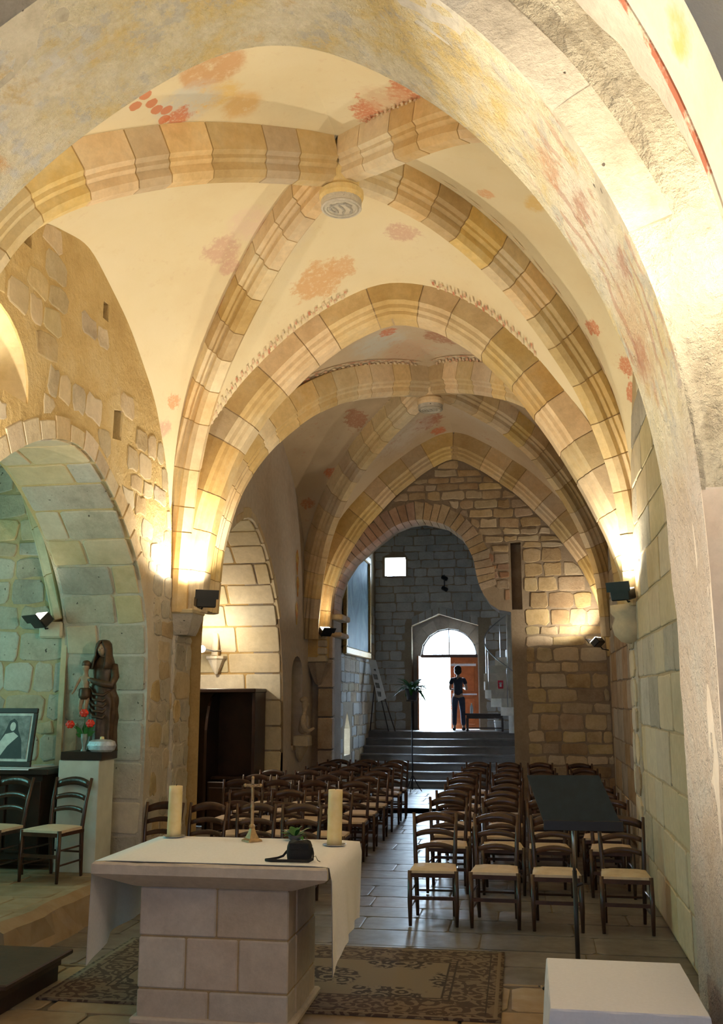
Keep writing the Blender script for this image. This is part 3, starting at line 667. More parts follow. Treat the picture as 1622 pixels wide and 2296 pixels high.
# widen a bit behind the vault web so that no gap shows
outerLw = [(5.2, 0), (11.1, 0), (11.1, 6.6), (5.2, 6.6)]
naL = [tuple(p) for p in NA]
wl = poly_wall('wall_left', mX(XL1, 1), outerLw, [naL, WIN] + HOLES, 'left_plaster', .92); wl['label'] = 'left wall of ochre plaster and exposed rubble stones'
for hl in HOLES:
    ys = [p[0] for p in hl]; zs = [p[1] for p in hl]
    MB().box((XL1 - .5, min(ys) - .02, min(zs) - .02), (XL1 - .35, max(ys) + .02, max(zs) + .02)).obj('putlog_back', 'stone_brown', wl)
topL = [(5.2, 0)] + [tuple(p) for p in WL1] + [(11.1, 0)]
def inL(u, v):
    return in_poly(u, v, topL) and not in_poly(u, v, naL2) and not in_poly(u, v, WIN2) and not any(in_poly(u, v, h) for h in HOLES)
cNA = np.array([7.92, 2.0]); naL2 = [tuple(cNA + (np.array(p) - cNA) * (1.10 if p[1] > 2 else 1.02)) for p in NA]; WIN2 = [(6.4 + (a - 6.4) * 1.2, 4.5 + (b - 4.5) * 1.2) for a, b in WIN]
def probL(u, v):
    if v > 4.6: return .6 if u < 7.5 else .10
    if v > 3.4: return .55 if u > 9.2 else .5
    return .95
masonry(wl, mX(XL1, 1), (5.3, 10.55), (.02, 3.35), inL, ['stone_warm', 'stone_grey', 'stone_grey'], (.16, .30), (.2, .42), .03, .010, .02, probL, 11, cap=180, round_=.16)
masonry(wl, mX(XL1, 1), (5.3, 10.55), (3.35, 6.0), inL, ['stone_warm', 'stone_warm', 'stone_ashlar'], (.16, .28), (.2, .40), .03, .008, .02, probL, 12, cap=120, round_=.16)
# voussoirs of the left opening
def ring_stones(parent, P, X, s, w, seg, mat, zmin, name='voussoir', proud=.012, out=-1):
    idx = [i for i, p in enumerate(P) if p[1] > zmin]; k = idx[0]
    while k < idx[-1] - 1:
        k2 = min(k + seg, idx[-1]); V = []; T = np.gradient(P, axis=0); T /= np.linalg.norm(T, axis=1)[:, None]; N = np.stack([T[:, 1], -T[:, 0]], 1) * out
        ww = w * random.uniform(.75, 1.2)
        for i in (k + .12, (k + k2) / 2, k2 - .12):
            p = np.array([np.interp(i, range(len(P)), P[:, q]) for q in (0, 1)]); nn = np.array([np.interp(i, range(len(P)), N[:, q]) for q in (0, 1)])
            for (d, h) in ((0., -.05), (0., proud), (ww - .02, proud * 1.1), (ww, -.02)): V.append((X + s * h, *(p + nn * d)))
        Fc = [(i * 4 + a, i * 4 + (a + 1) % 4, (i + 1) * 4 + (a + 1) % 4, (i + 1) * 4 + a) for i in range(2) for a in range(4)] + [(3, 2, 1, 0), (8, 9, 10, 11)]
        ob(name, V, Fc, mat, parent); k = k2
ring_stones(wl, NA, XL1, 1, .22, 2, 'stone_warm', 2.9)
fm1, L1 = pathmap(NA, XL1, -1, 1)
masonry(wl, fm1, (.02, .90), (4.0, L1), lambda u, v: .0 < u < .9, ['stone_grey', 'stone_ashlar', 'stone_grey'], (.28, .40), (.9, 1.2), .025, .012, .008, seed=21, name='jamb_stone', round_=.06)
# window niche back
wn = MB(); WB = [(6.4 + (a - 6.4) * .62, 4.5 + (b - 4.5) * .62) for a, b in WIN]; n = len(WIN)
wn.add([(XL1 - .02, a, b) for a, b in WIN] + [(XL1 - .75, a, b) for a, b in WB], [(i, (i + 1) % n, n + (i + 1) % n, n + i) for i in range(n)]); wn.add([(XL1 - .75, a, b) for a, b in WB], [tuple(range(n))])
wn.obj('window_niche', 'stone_ashlar', wl)
# left pier carrying the transverse arch + corbels
def pier(name, x0, x1, mat, label, seed, ztop):
    p = struct(MB().box((x0, 10.52, 0), (x1, 11.08, ztop), .02).obj(name, 'left_plaster')); p['label'] = label
    xin = x1 if x1 < 0 else x0; s = 1 if x1 < 0 else -1
    masonry(p, mX(xin, s), (10.53, 11.07), (.02, ztop), allin, mat, (.22, .34), (.3, .6), .02, .015, .01, seed=seed)
    masonry(p, mY(10.52), (x0 + .01, x1 - .01), (.02, ztop), allin, mat, (.18, .32), (.2, .5), .025, .015, .012, seed=seed + 1)
    return p
pier('wall_pier_nave_left', -4.8, -3.87, ['stone_grey', 'stone_grey', 'stone_warm'], 'stone pier under the brightly lit left corbel', 31, 2.62)
pier('wall_pier_nave_right', 1.10, 1.6, ['stone_ashlar', 'stone_brown'], 'stone pier under the right corbel', 33, 2.62)
cb = struct(empty('trim_corbel_left', (-3.73, 10.62, 2.62))); cb['label'] = 'carved stone capital below the left spotlight'
MB().add([(x, y, z) for z, g in ((.0, -.04), (.05, -.01), (.16, .03), (.23, .05)) for x, y in ((-.25, -.10 - g), (.03 + g, -.10 - g), (.03 + g, .22), (-.25, .22))],
         [(r * 4 + k, r * 4 + (k + 1) % 4, (r + 1) * 4 + (k + 1) % 4, (r + 1) * 4 + k) for r in range(3) for k in range(4)] + [(3, 2, 1, 0), (12, 13, 14, 15)]).obj('capital', 'stone_grey', cb)
MB().box((-.3, -.18, .23), (.09, .24, .28), .01).obj('abacus', 'stone_ashlar', cb)
cr = struct(empty('trim_corbel_right', (1.08, 10.62, 2.62))); cr['label'] = 'rounded stone corbel below the right spotlight'
MB().lathe([(.02, -.14), (.10, -.12), (.17, -.05), (.19, .04), (.16, .13), (.2, .18), (.2, .26)], 20).obj('corbel_ball', 'stone_ashlar', cr, True)

# ---- side chapel behind the left wall (picture, statue)
ch = struct(poly_wall('wall_chapel_west', mY(9.90), [(-8.5, 0), (-4.5, 0), (-4.5, 5), (-8.5, 5)], [], 'mortar', .2)); ch['label'] = 'rubble wall of the side chapel behind the statue'
masonry(ch, mY(9.90), (-7.2, -4.84), (.28, 4.9), allin, ['stone_grey', 'stone_warm', 'stone_grey'], (.14, .34), (.22, .62), .03, .012, .018, seed=41, cap=170, round_=.13)
MB().box((-4.86, 9.80, .28), (-4.80, 9.90, 2.9)).obj('corner_strip', 'stone_ashlar', ch)
rb = smooth_path([(-4.98, 2.72), (-5.04, 2.94), (-5.12, 3.24), (-5.25, 3.63), (-5.42, 4.11), (-5.66, 4.6), (-6.1, 5.0)], 30, 4)
P3 = np.c_[rb[:, 0], np.full(len(rb), 9.84), rb[:, 1]]; e = build_rib(P3, Vector((0, 1, 0)), [(b * .55, h * .3) for b, h in RIB], .55, 'stone_ashlar', 'thin rib of the side chapel vault', 44)
MB().box((-5.1, 9.74, 2.55), (-4.84, 9.9, 2.72), .02).obj('rib_corbel', 'stone_ashlar', ch)
struct(MB().box((-8.6, 5.0, 4.95), (-4.7, 10.1, 5.1)).obj('ceiling_chapel', 'stone_warm'))
struct(poly_wall('wall_chapel_east', lambda u, v, h: (u, 5.4 + h, v), [(-8.5, 0), (-4.5, 0), (-4.5, 5), (-8.5, 5)], [], 'mortar', .2))
struct(poly_wall('wall_chapel_far', mX(-7.6, 1), [(5, 0), (10, 0), (10, 5), (5, 5)], [[(7.0, 1.5), (8.8, 1.5), (8.8, 3.4), (8.4, 3.9), (7.9, 4.1), (7.4, 3.9), (7.0, 3.4)]], 'mortar', .4))
struct(MB().box((-8.0, 6.9, 1.4), (-7.98, 8.9, 4.2)).obj('window_6', 'pane_teal')); portal('daylight', (-8.05, 7.9, 2.8), (PI / 2, 0, -PI / 2), 1.8, 2.6)

# ---- right walls
wr = struct(poly_wall('wall_right', mX(XR1, -1), [(5.1, 0), (11.1, 0), (11.1, 6.6), (5.1, 6.6)], [], 'mortar', .4)); wr['label'] = 'right nave wall of pale ashlar blocks'
masonry(wr, mX(XR1, -1), (5.3, 10.5), (.02, 5.6), lambda u, v: in_poly(u, v, topL), ['stone_ashlar', 'stone_ashlar', 'stone_grey'], (.34, .5), (.5, 1.0), .02, .012, .008, seed=51, round_=.06)
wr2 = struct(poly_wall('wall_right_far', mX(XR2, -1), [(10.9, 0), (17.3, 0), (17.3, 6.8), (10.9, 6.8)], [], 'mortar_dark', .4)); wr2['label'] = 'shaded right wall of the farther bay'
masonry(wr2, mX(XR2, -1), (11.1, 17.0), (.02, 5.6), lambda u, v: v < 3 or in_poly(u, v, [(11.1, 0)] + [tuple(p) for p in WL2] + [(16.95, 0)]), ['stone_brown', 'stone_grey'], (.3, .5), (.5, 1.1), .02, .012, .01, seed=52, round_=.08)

# ---- left wall of the farther bay with deep barrel chapel
B2 = smooth_path([(11.09, 0), (11.09, 2.7), (11.16, 3.05), (11.35, 3.4), (11.7, 3.75), (12.15, 4.1), (12.75, 4.36), (13.15, 4.42), (13.5, 4.28), (13.98, 4.0), (14.4, 3.58), (14.79, 3.06), (15.02, 2.36), (15.1, 1.6), (15.1, 0)], 90, 4)
B2u = [tuple(p) for p in B2 if p[1] > 3.1 or p[0] > 13]
w2 = poly_wall('wall_left_far', mX(XL2, 1), [(17.3, 0), (17.3, 6.8), (11.06, 6.8), (11.06, 3.1)] + B2u,
     [[(15.62, 1.15), (16.4, 1.15), (16.4, 2.3)] + [(16.01 + .39 * math.cos(a * PI / 8), 2.3 + .3 * math.sin(a * PI / 8)) for a in range(1, 8)] + [(15.62, 2.3)]], 'pier_plaster', .45)
w2['label'] = 'plastered left wall of the farther bay with pointed chapel arch'
MB().box((XL2 - .5, 15.5, 1.1), (XL2 - .44, 16.5, 2.7)).obj('niche_back', 'mortar_dark', w2)
MB().box((XL2 - .45, 15.64, 1.10), (XL2 + .03, 16.38, 1.17)).obj('niche_sill', 'stone_brown', w2)
pm = NT('faded_paint'); pm.color(pm.ramp(pm.noise(9, 4, .6), [(.4, (.52, .20, .08, 1)), (.55, (.6, .45, .15, 1))])); pm.rough(.9)
for (y, z, r) in ((15.9, 4.15, .22), (15.95, 3.75, .18), (15.9, 3.3, .2)):
    MB().add([(XL2 + .004, y + .09 * math.cos(a) * (1 + .3 * math.sin(3 * a)), z + r * math.sin(a)) for a in [k * PI / 8 for k in range(16)]], [tuple(range(16))]).obj('fresco_fragment', 'faded_paint', w2)
ring_stones(w2, B2, XL2, 1, .14, 3, 'stone_ashlar', 2.9)
fm2, L2 = pathmap(B2, XL2, -1, 1)
nb = len(B2); mbv = MB(); mbv.add([(XL2, *p) for p in B2] + [(-6.6, *p) for p in B2], [(i, i + 1, nb + i + 1, nb + i) for i in range(nb - 1)]); cb2 = struct(mbv.obj('wall_chapel_barrel', 'mortar_joint')); cb2['label'] = 'ashlar barrel vaulted chapel behind the chairs'
half = L2 * .5
masonry(cb2, fm2, (.02, 2.8), (half + .1, L2), lambda u, v: .01 < u < 2.82, ['stone_ashlar'], (.32, .44), (.8, 1.5), .028, .012, .006, seed=61, name='ashlar_block', round_=.05)
masonry(cb2, fm2, (.02, 2.8), (3.0, half + .1), lambda u, v: .01 < u < 2.82, ['stone_ashlar'], (.4, .5), (.9, 1.5), .028, .012, .006, seed=62, name='ashlar_block', round_=.05)
struct(poly_wall('wall_chapel_barrel_end', mX(-6.5, 1), [(10.9, 0), (15.4, 0), (15.4, 4.8), (10.9, 4.8)], [[(13.4, 2.2), (14.3, 2.2), (14.3, 3.5), (13.85, 3.9), (13.4, 3.5)]], 'stone_ashlar', .3))
struct(MB().box((-6.7, 13.3, 2.1), (-6.69, 14.4, 4.0)).obj('window_3', 'pane_stained')); portal('daylight', (-6.8, 13.85, 3.0), (PI / 2, 0, -PI / 2), .9, 1.6)
emis('stained_lit', (.75, .8, .85, 1), 2.2)
sw = struct(empty('window_8', tuple(atY(451, 1425, 15.02)))); sw['label'] = 'narrow stained glass window beyond the left pier'
for k, (z0, z1, m_) in enumerate(((-.22, -.05, 'stained_lit'), (-.045, .08, 'stained_lit'), (.085, .2, 'stained_lit'), (.205, .28, 'stained_lit'))):
    MB().box((-.05, -.01, z0), (.05, .01, z1)).obj('pane', m_, sw)
MB().box((-.065, 0, -.24), (.065, .03, .30)).obj('lead_frame', 'metal_black', sw)
# diagonal rib stub with corbel inside the chapel
e = build_rib(np.array([atY(476, 1470, 14.9), atY(478, 1430, 14.9), atY(470, 1390, 14.9), atY(460, 1340, 14.9), atY(450, 1300, 14.85)])[:, :], Vector((0, 1, 0)), [(b * .5, h * .25) for b, h in RIB], .5, 'stone_ashlar', 'short rib with corbel in the far chapel', 71)
q = atY(486, 1480, 14.95)
MB().lathe([(.02, -.22), (.08, -.12), (.14, .0), (.17, .02), (.17, .06)], 10, tuple(q)).obj('chapel_corbel', 'stone_ashlar', e)

# ---- west wall with round arched opening to the porch
OP = [(-3.38, 0), (-3.38, 3.35), (-3.36, 3.7), (-3.25, 4.05), (-3.05, 4.35), (-2.72, 4.63), (-2.31, 4.94), (-2.05, 5.04), (-1.79, 5.07), (-1.35, 4.96), (-1.04, 4.71), (-.87, 4.34), (-.81, 3.95), (-.72, 3.7), (-.60, 3.52), (-.46, 3.42), (-.25, 3.38), (-.25, 0)]
SL = [(-.23, 3.42), (-.05, 3.42), (-.05, 4.6), (-.23, 4.6)]
ww = poly_wall('wall_west', mY(17.2), [(-4.2, 0), (1.8, 0), (1.8, 6.9), (-4.2, 6.9)], [OP, SL], 'mortar_dark', .75); ww['label'] = 'rubble west wall with round arched opening to the porch'
MB().box((-.25, 17.5, 3.4), (-.03, 17.6, 4.62)).obj('slot_back', 'stone_brown', ww)
MB().box((-.245, 17.21, .0), (-.10, 17.9, 3.38)).obj('jamb_pilaster', 'stone_porch', ww)
opc = np.array([-1.9, 3.0]); OP2 = [tuple(opc + (np.array(p) - opc) * ([1.13, 1.17] if p[1] > 3.4 else [1.04, 1.0])) for p in OP]
tw = [(-3.5, 0)] + [tuple(p) for p in T2p] + [(1.4, 0)]
inW = lambda u, v: in_poly(u, v, tw) and not in_poly(u, v, OP2) and not in_poly(u, v, [(-.26, 0), (-.02, 0), (-.02, 4.63), (-.26, 4.63)]) and not (v < 3.4 and u < -.2)
masonry(ww, mY(17.2), (-.02, 1.4), (.02, 4.6), inW, ['stone_warm', 'stone_brown', 'stone_warm'], (.15, .3), (.25, .55), .028, .012, .016, seed=81, cap=150, round_=.12)
masonry(ww, mY(17.2), (-3.5, 1.4), (4.6, 6.2), inW, ['stone_brown', 'stone_warm'], (.11, .2), (.2, .45), .03, .014, .016, seed=82, cap=130, round_=.14)
masonry(ww, mY(17.2), (-3.5, -.24), (3.4, 4.6), inW, ['stone_brown', 'stone_red'], (.12, .22), (.2, .4), .03, .014, .015, seed=83, cap=60, round_=.14)
# voussoir ring around the round arch (reddish on the left)
OPs = smooth_path(OP[1:-4], 70, 3)
def ring_y(parent, P, y, w, seg, matf):
    k = 0
    T = np.gradient(P, axis=0); T /= np.linalg.norm(T, axis=1)[:, None]; N = np.stack([-T[:, 1], T[:, 0]], 1)
    while k < len(P) - 2:
        k2 = min(k + seg, len(P) - 1); V = []
        for i in (k + .1, k2 - .1):
            p = np.array([np.interp(i, range(len(P)), P[:, q]) for q in (0, 1)]); nn = np.array([np.interp(i, range(len(P)), N[:, q]) for q in (0, 1)])
            for (d, h) in ((-.01, .55), (-.01, -.03), (w * random.uniform(.85, 1.1), -.025), (w, .1)): V.append((p[0] + nn[0] * d, y + h, p[1] + nn[1] * d))
        ob('voussoir', V, [(0, 1, 5, 4), (1, 2, 6, 5), (2, 3, 7, 6), (3, 0, 4, 7), (3, 2, 1, 0), (4, 5, 6, 7)], matf(P[(k + k2) // 2]), parent); k = k2
ring_y(ww, OPs, 17.2, .30, 2, lambda p: 'stone_red' if p[0] < -1.9 else 'stone_brown')
MB().box((-3.6, 17.12, 3.28), (-3.2, 17.9, 3.38), .02).obj('impost', 'stone_brown', ww)
MB().box((-3.55, 17.14, 2.98), (-3.22, 17.9, 3.06), .02).obj('impost', 'stone_brown', ww)
for (a, b) in ((2.6, 2.98), (2.1, 2.58), (1.6, 2.08), (1.05, 1.58), (.5, 1.03), (.02, .48)): MB().box((-3.62, 17.02, a), (-3.36, 17.25, b), .015).obj('jamb_stone', 'stone_brown', ww)
# stacked springer stones and shell corbel on the left of the west arch
cs = struct(empty('trim_west_corbel', (-3.60, 16.98, 2.14))); cs['label'] = 'fluted shell corbel at the west arch springing'
MB().lathe([(.02, 0), (.07, .05), (.14, .2), (.2, .34), (.22, .38)], 16, fn=lambda a, z: 1 + .07 * math.cos(a * 8)).obj('shell', 'stone_brown', cs)
for k in range(4): MB().box((-.17, -.17, .39 + k * .13), (.17, .17, .505 + k * .13), .015).obj('springer_stone', 'stone_ashlar', cs)
# ---- porch
pw = poly_wall('wall_porch_left', mX(-3.9, 1), [(17.9, 0), (25.5, 0), (25.5, 7.4), (17.9, 7.4)], [[(21.1, .7), (21.8, .7), (21.8, 1.25), (21.45, 1.62), (21.1, 1.25)]], 'mortar_dark', .25); pw['label'] = 'porch side wall behind the large painting'
struct(MB().box((-4.12, 21.05, .65), (-4.10, 21.85, 1.7)).obj('window_7', 'pane_clear'))
masonry(pw, mX(-3.9, 1), (18.0, 25.3), (.02, 5.6), lambda u, v: not (20.9 < u < 22.0 and v < 1.8), ['stone_porch', 'stone_brown'], (.18, .3), (.4, .9), .025, .012, .015, seed=91, cap=200, round_=.12)
struct(poly_wall('wall_porch_right', mX(.75, -1), [(17.9, 0), (25.5, 0), (25.5, 7.4), (17.9, 7.4)], [], 'stone_porch', .25))
struct(MB().box((-4.2, 17.8, 7.2), (1.2, 25.6, 7.4)).obj('ceiling_porch', 'stone_porch'))
ARCH = [(-2.93, 1.06), (-2.93, 3.74), (-2.21, 4.04), (-1.21, 3.74), (-1.21, 1.06)]
SQ = [(-3.62, 5.05), (-3.07, 5.05), (-3.07, 5.54), (-3.62, 5.54)]
wd = poly_wall('wall_porch_west', mY(25.4), [(-9, -.25), (3.4, -.25), (3.4, 8.5), (-9, 8.5)], [ARCH, SQ], 'mortar_dark', .4); wd['label'] = 'grey coursed porch wall around the entrance door'
arch2 = [(-3.1, 1.0), (-3.1, 3.82), (-2.21, 4.22), (-1.05, 3.82), (-1.05, 1.0)]
masonry(wd, mY(25.4), (-3.88, .6), (1.12, 7.0), lambda u, v: not in_poly(u, v, arch2) and not in_poly(u, v, [(-3.68, 5.0), (-3.02, 5.0), (-3.02, 5.6), (-3.68, 5.6)]), 'stone_porch', (.16, .26), (.28, .65), .022, .010, .014, seed=95, cap=300, round_=.12)
for i in range(9):
    a0 = ARCH[1] if i < 4 else ARCH[2]; a1 = ARCH[2] if i < 4 else ARCH[3]; f0 = (i if i < 4 else i - 4) / (4 if i < 4 else 5); f1 = f0 + 1 / (4 if i < 4 else 5)
    x0, z0 = [a0[k] + (a1[k] - a0[k]) * f0 for k in (0, 1)]; x1, z1 = [a0[k] + (a1[k] - a0[k]) * f1 for k in (0, 1)]
    MB().add([(x, y, z) for y in (25.37, 25.5) for x, z in ((x0 + .01, z0 + .005), (x1 - .01, z1 + .005), (x1 - .01, z1 + .22), (x0 + .01, z0 + .22))], [(3, 2, 1, 0), (4, 5, 6, 7), (0, 1, 5, 4), (1, 2, 6, 5), (2, 3, 7, 6), (3, 0, 4, 7)]).obj('voussoir', 'stone_porch', wd)
struct(MB().box((-3.7, 25.78, 4.95), (-3.0, 25.79, 5.62)).obj('window_1', 'pane_clear')); portal('daylight', (-3.345, 25.85, 5.295), (-PI / 2, 0, 0), .55, .49)
# inner door wall with round headed opening
DO = [(-2.74, 1.06), (-2.74, 3.0)] + [(-2.0 - .74 * math.cos(k * PI / 16), 3.0 + .70 * math.sin(k * PI / 16)) for k in range(1, 16)] + [(-1.26, 3.0), (-1.26, 1.06)]
wi = poly_wall('wall_door_tympanum', mY(25.78), [(-3.05, 1.04), (-3.05, 4.2), (-1.1, 4.2), (-1.1, 1.04)], [DO], 'stone_porch', .12)
DOs = np.array(DO[1:-1]); ring_y(wi, DOs, 25.78, .3, 2, lambda p: 'stone_porch')
dr = struct(empty('door_1', (-1.26, 25.86, 1.12))); dr['label'] = 'brown wooden right leaf of the entrance door'
lf = MB().box((-.72, 0, 0), (0, .05, 1.84), .008).obj('leaf', 'wood_door', dr)
for (a, b) in ((.12, .78), (.95, 1.7)): MB().box((-.62, -.02, a), (-.1, 0, b), .01).obj('door_panel', 'wood_door', lf)
MB().box((-.68, -.06, .86), (-.04, -.03, .90)).obj('push_bar', 'metal_grey', lf)
MB().box((-.7, -.03, 1.60), (-.05, -.005, 1.66)).obj('closer_bar', 'metal_grey', lf)
dl = struct(empty('door_2', (-2.76, 25.78, 1.12))); dl['label'] = 'left door leaf swung open against the reveal'
MB().box((0, -.68, 0), (.04, 0, 1.84), .006).obj('leaf', 'wood_door', dl)
MB().tube([(.06, -.6, .75), (.1, -.6, .8), (.1, -.6, 1.05), (.06, -.6, 1.1)], .012).obj('pull_handle', 'metal_grey', dl)
fr = struct(empty('window_2', (-2.0, 25.86, 3.0))); fr['label'] = 'half round fanlight above the entrance door'
MB().box((-.75, -.03, -.06), (.75, .05, .02)).obj('transom', 'wood_dark', fr); MB().box((-.014, -.02, .0), (.014, .02, .70)).obj('mullion', 'wood_dark', fr)
MB().tube([(-.715 * math.cos(k * PI / 20), 0, .68 * math.sin(k * PI / 20)) for k in range(21)], .03, 6).obj('arched_frame', 'wood_dark', fr)
for s in (-1, 1): MB().add([(0, .01, .01)] + [(s * .7 * math.cos(k * PI / 20), .01, .67 * math.sin(k * PI / 20)) for k in range(11)], [tuple(range(12))]).obj('pane', 'pane_clear', fr)
portal('daylight', (-2.0, 25.95, 2.35), (-PI / 2, 0, 0), 1.48, 2.7)
struct(MB().box((-30, 26.2, .8), (30, 60, 1.04)).obj('ground_outside', 'ground'))['label'] = 'sunlit paving outside the door'
# steps up to the door
ss = struct(empty('stairs', (0, 0, 0))); ss['label'] = 'seven worn stone steps rising to the entrance landing'
for k in range(7):
    y0 = 21.9 + .40 * k; z1 = .16 * (k + 1); n = 16; V = []; R = random.Random(k)
    x0, x1 = -3.89, -.05
    for i in range(n + 1):
        x = x0 + (x1 - x0) * i / n; wob = .012 * mnoise.noise(Vector((x * 2, k * 3.1, 0))); worn = -.018 * math.exp(-((x + 2.2) / .9) ** 2) * (1 if k < 6 else .6)
        V += [(x, y0 + .03, 0), (x, y0 + .03, z1 - .05), (x, y0 + wob, z1 - .045 + wob * .3), (x, y0 + wob, z1 - .012 + worn), (x, y0 + .02, z1 + worn), (x, (25.8 if k == 6 else y0 + .46), z1), (x, (25.8 if k == 6 else y0 + .46), 0)]
    Fc = [(i * 7 + a, i * 7 + (a + 1) % 7, (i + 1) * 7 + (a + 1) % 7, (i + 1) * 7 + a) for i in range(n) for a in range(7)] + [tuple(range(6, -1, -1)), tuple(n * 7 + a for a in range(7))]
    ob('step' if k < 6 else 'landing', V, Fc, 'paving', ss)
# outer shell (roof and outer walls keep the daylight out)
struct(MB().box((-9.2, -3.7, 8.3), (3.5, 26.3, 8.6)).obj('ceiling_outer_roof', 'shell'))
struct(MB().box((3.4, -3.7, -.3), (3.6, 25.8, 8.5)).obj('wall_outer_right', 'shell'))
struct(poly_wall('wall_outer_left', mX(-8.9, 1), [(-3.7, -.3), (25.8, -.3), (25.8, 8.5), (-3.7, 8.5)], [[(6.2, 1), (9.6, 1), (9.6, 4.9), (6.2, 4.9)], [(12.0, 1.5), (16, 1.5), (16, 5), (12, 5)], [(18.5, 0), (25.5, 0), (25.5, 4), (18.5, 4)]], 'shell', .2))
struct(poly_wall('wall_outer_east', lambda u, v, h: (u, -3.55 + h, v), [(-9, -.3), (3.5, -.3), (3.5, 8.5), (-9, 8.5)], [[(-3.6, 1.4), (.3, 1.4), (.3, 4.3), (-3.6, 4.3)]], 'shell', .1))
#END_STRUCTURE

# ================================================================== LAMPS
def lamp(name, loc, aim, power, label, wall, angle=155, dim=False, size=1., col=WARM, blend=.5):
    """spotlight fixture: housing, glass, bracket; its own light sits just in front of the glass"""
    e = tag(empty(name, loc), label, 'spotlight', 'wall spotlights of the church')
    d = (Vector(aim) - Vector(loc)).normalized(); q = d.to_track_quat('Z', 'Y').to_matrix().to_4x4(); s = size
    hs = MB().box((-.11 * s, -.07 * s, -.075 * s), (.11 * s, .07 * s, .035 * s), .012, q).obj('housing', 'metal_black', e)
    MB().box((-.1 * s, -.06 * s, .0355 * s), (.1 * s, .06 * s, .039 * s), 0, q).obj('glass', 'lamp_dim' if dim else 'lamp_glass', hs)
    MB().box((-.13 * s, -.085 * s, .02 * s), (.13 * s, -.072 * s, .12 * s), 0, q).obj('barn_door', 'metal_black', hs)
    w = Vector(wall) - Vector(loc)
    MB().tube([(0, 0, 0), w * .45 + Vector((0, 0, -.06)), w], .010, 6).obj('bracket', 'iron', e)
    if power: spot(name + '_light', Vector(loc) + d * .07 * s, aim, power, angle, blend, col)
    return e
lamp('spotlight', (-3.47, 10.34, 2.98), (-3.2, 9.9, 6.0), 210, 'glaring black spotlight on the left capital washing the vault ribs', (-3.64, 10.6, 2.93))
lamp('spotlight', (.98, 10.25, 2.98), (.6, 9.7, 6.0), 130, 'black spotlight with silver side on the right corbel', (1.12, 10.55, 2.93))
lamp('spotlight', (.90, 3.42, 3.80), (.86, 4.2, 3.95), 80, 'round spotlight glaring on the chancel vault upper right', (1.15, 3.4, 3.7), 165, size=.5)
lamp('spotlight', (-3.43, 16.75, 3.06), (-1.5, 15.0, 6.2), 30, 'small black spotlight beside the gilt framed painting', (-3.62, 16.9, 2.98))
lamp('spotlight', (1.14, 16.6, 2.83), (-.2, 17.4, 4.6), 75, 'small spotlight aimed at the rubble west wall', (1.34, 16.9, 2.7), 120)
lamp('spotlight', (-5.02, 9.62, 2.74), (-6.0, 8.0, 4.6), 12, 'white spotlight on the side chapel rib corbel', (-4.98, 9.82, 2.66), 150, True)
lamp('spotlight', (-3.6, 5.6, 2.98), (-2.0, 7.5, 6.4), 135, 'spotlight at the near left vault corner', (-3.85, 5.4, 2.9))
lamp('spotlight', (1.0, 5.5, 2.95), (-.6, 7.2, 6.4), 165, 'spotlight hidden behind the right pier', (1.12, 5.4, 2.85), 105)
lamp('spotlight', (1.02, 3.2, 2.62), (-3.0, 4.6, 4.7), 330, 'floodlight on the right chancel wall', (1.22, 3.2, 2.5), 100, blend=.4)
lamp('spotlight', (-4.25, 6.45, 4.36), (-4.3, 6.5, 5.0), 16, 'small spotlight on the sill of the upper left window niche', (-4.3, 6.45, 4.27), 160, size=.7)
lamp('spotlight', (-3.6, 3.3, 3.1), (.80, 4.45, 3.5), 950, 'spotlight at the left side of the chancel', (-4.2, 3.3, 3.0), 66, blend=.6)

# ================================================================== FURNITURE AND OBJECTS
ORD = ['first', 'second', 'third', 'fourth', 'fifth', 'sixth', 'seventh', 'eighth', 'ninth']
def copy_thing(root, loc, rz, label, group):
    r = root.copy(); COL.objects.link(r); r.location = loc; r.rotation_euler = (0, 0, rz); r['label'] = label; r['group'] = group
    for c in list(root.children):
        d = c.copy(); COL.objects.link(d); d.parent = r
        for g in c.children: q = g.copy(); COL.objects.link(q); q.parent = d
    return r
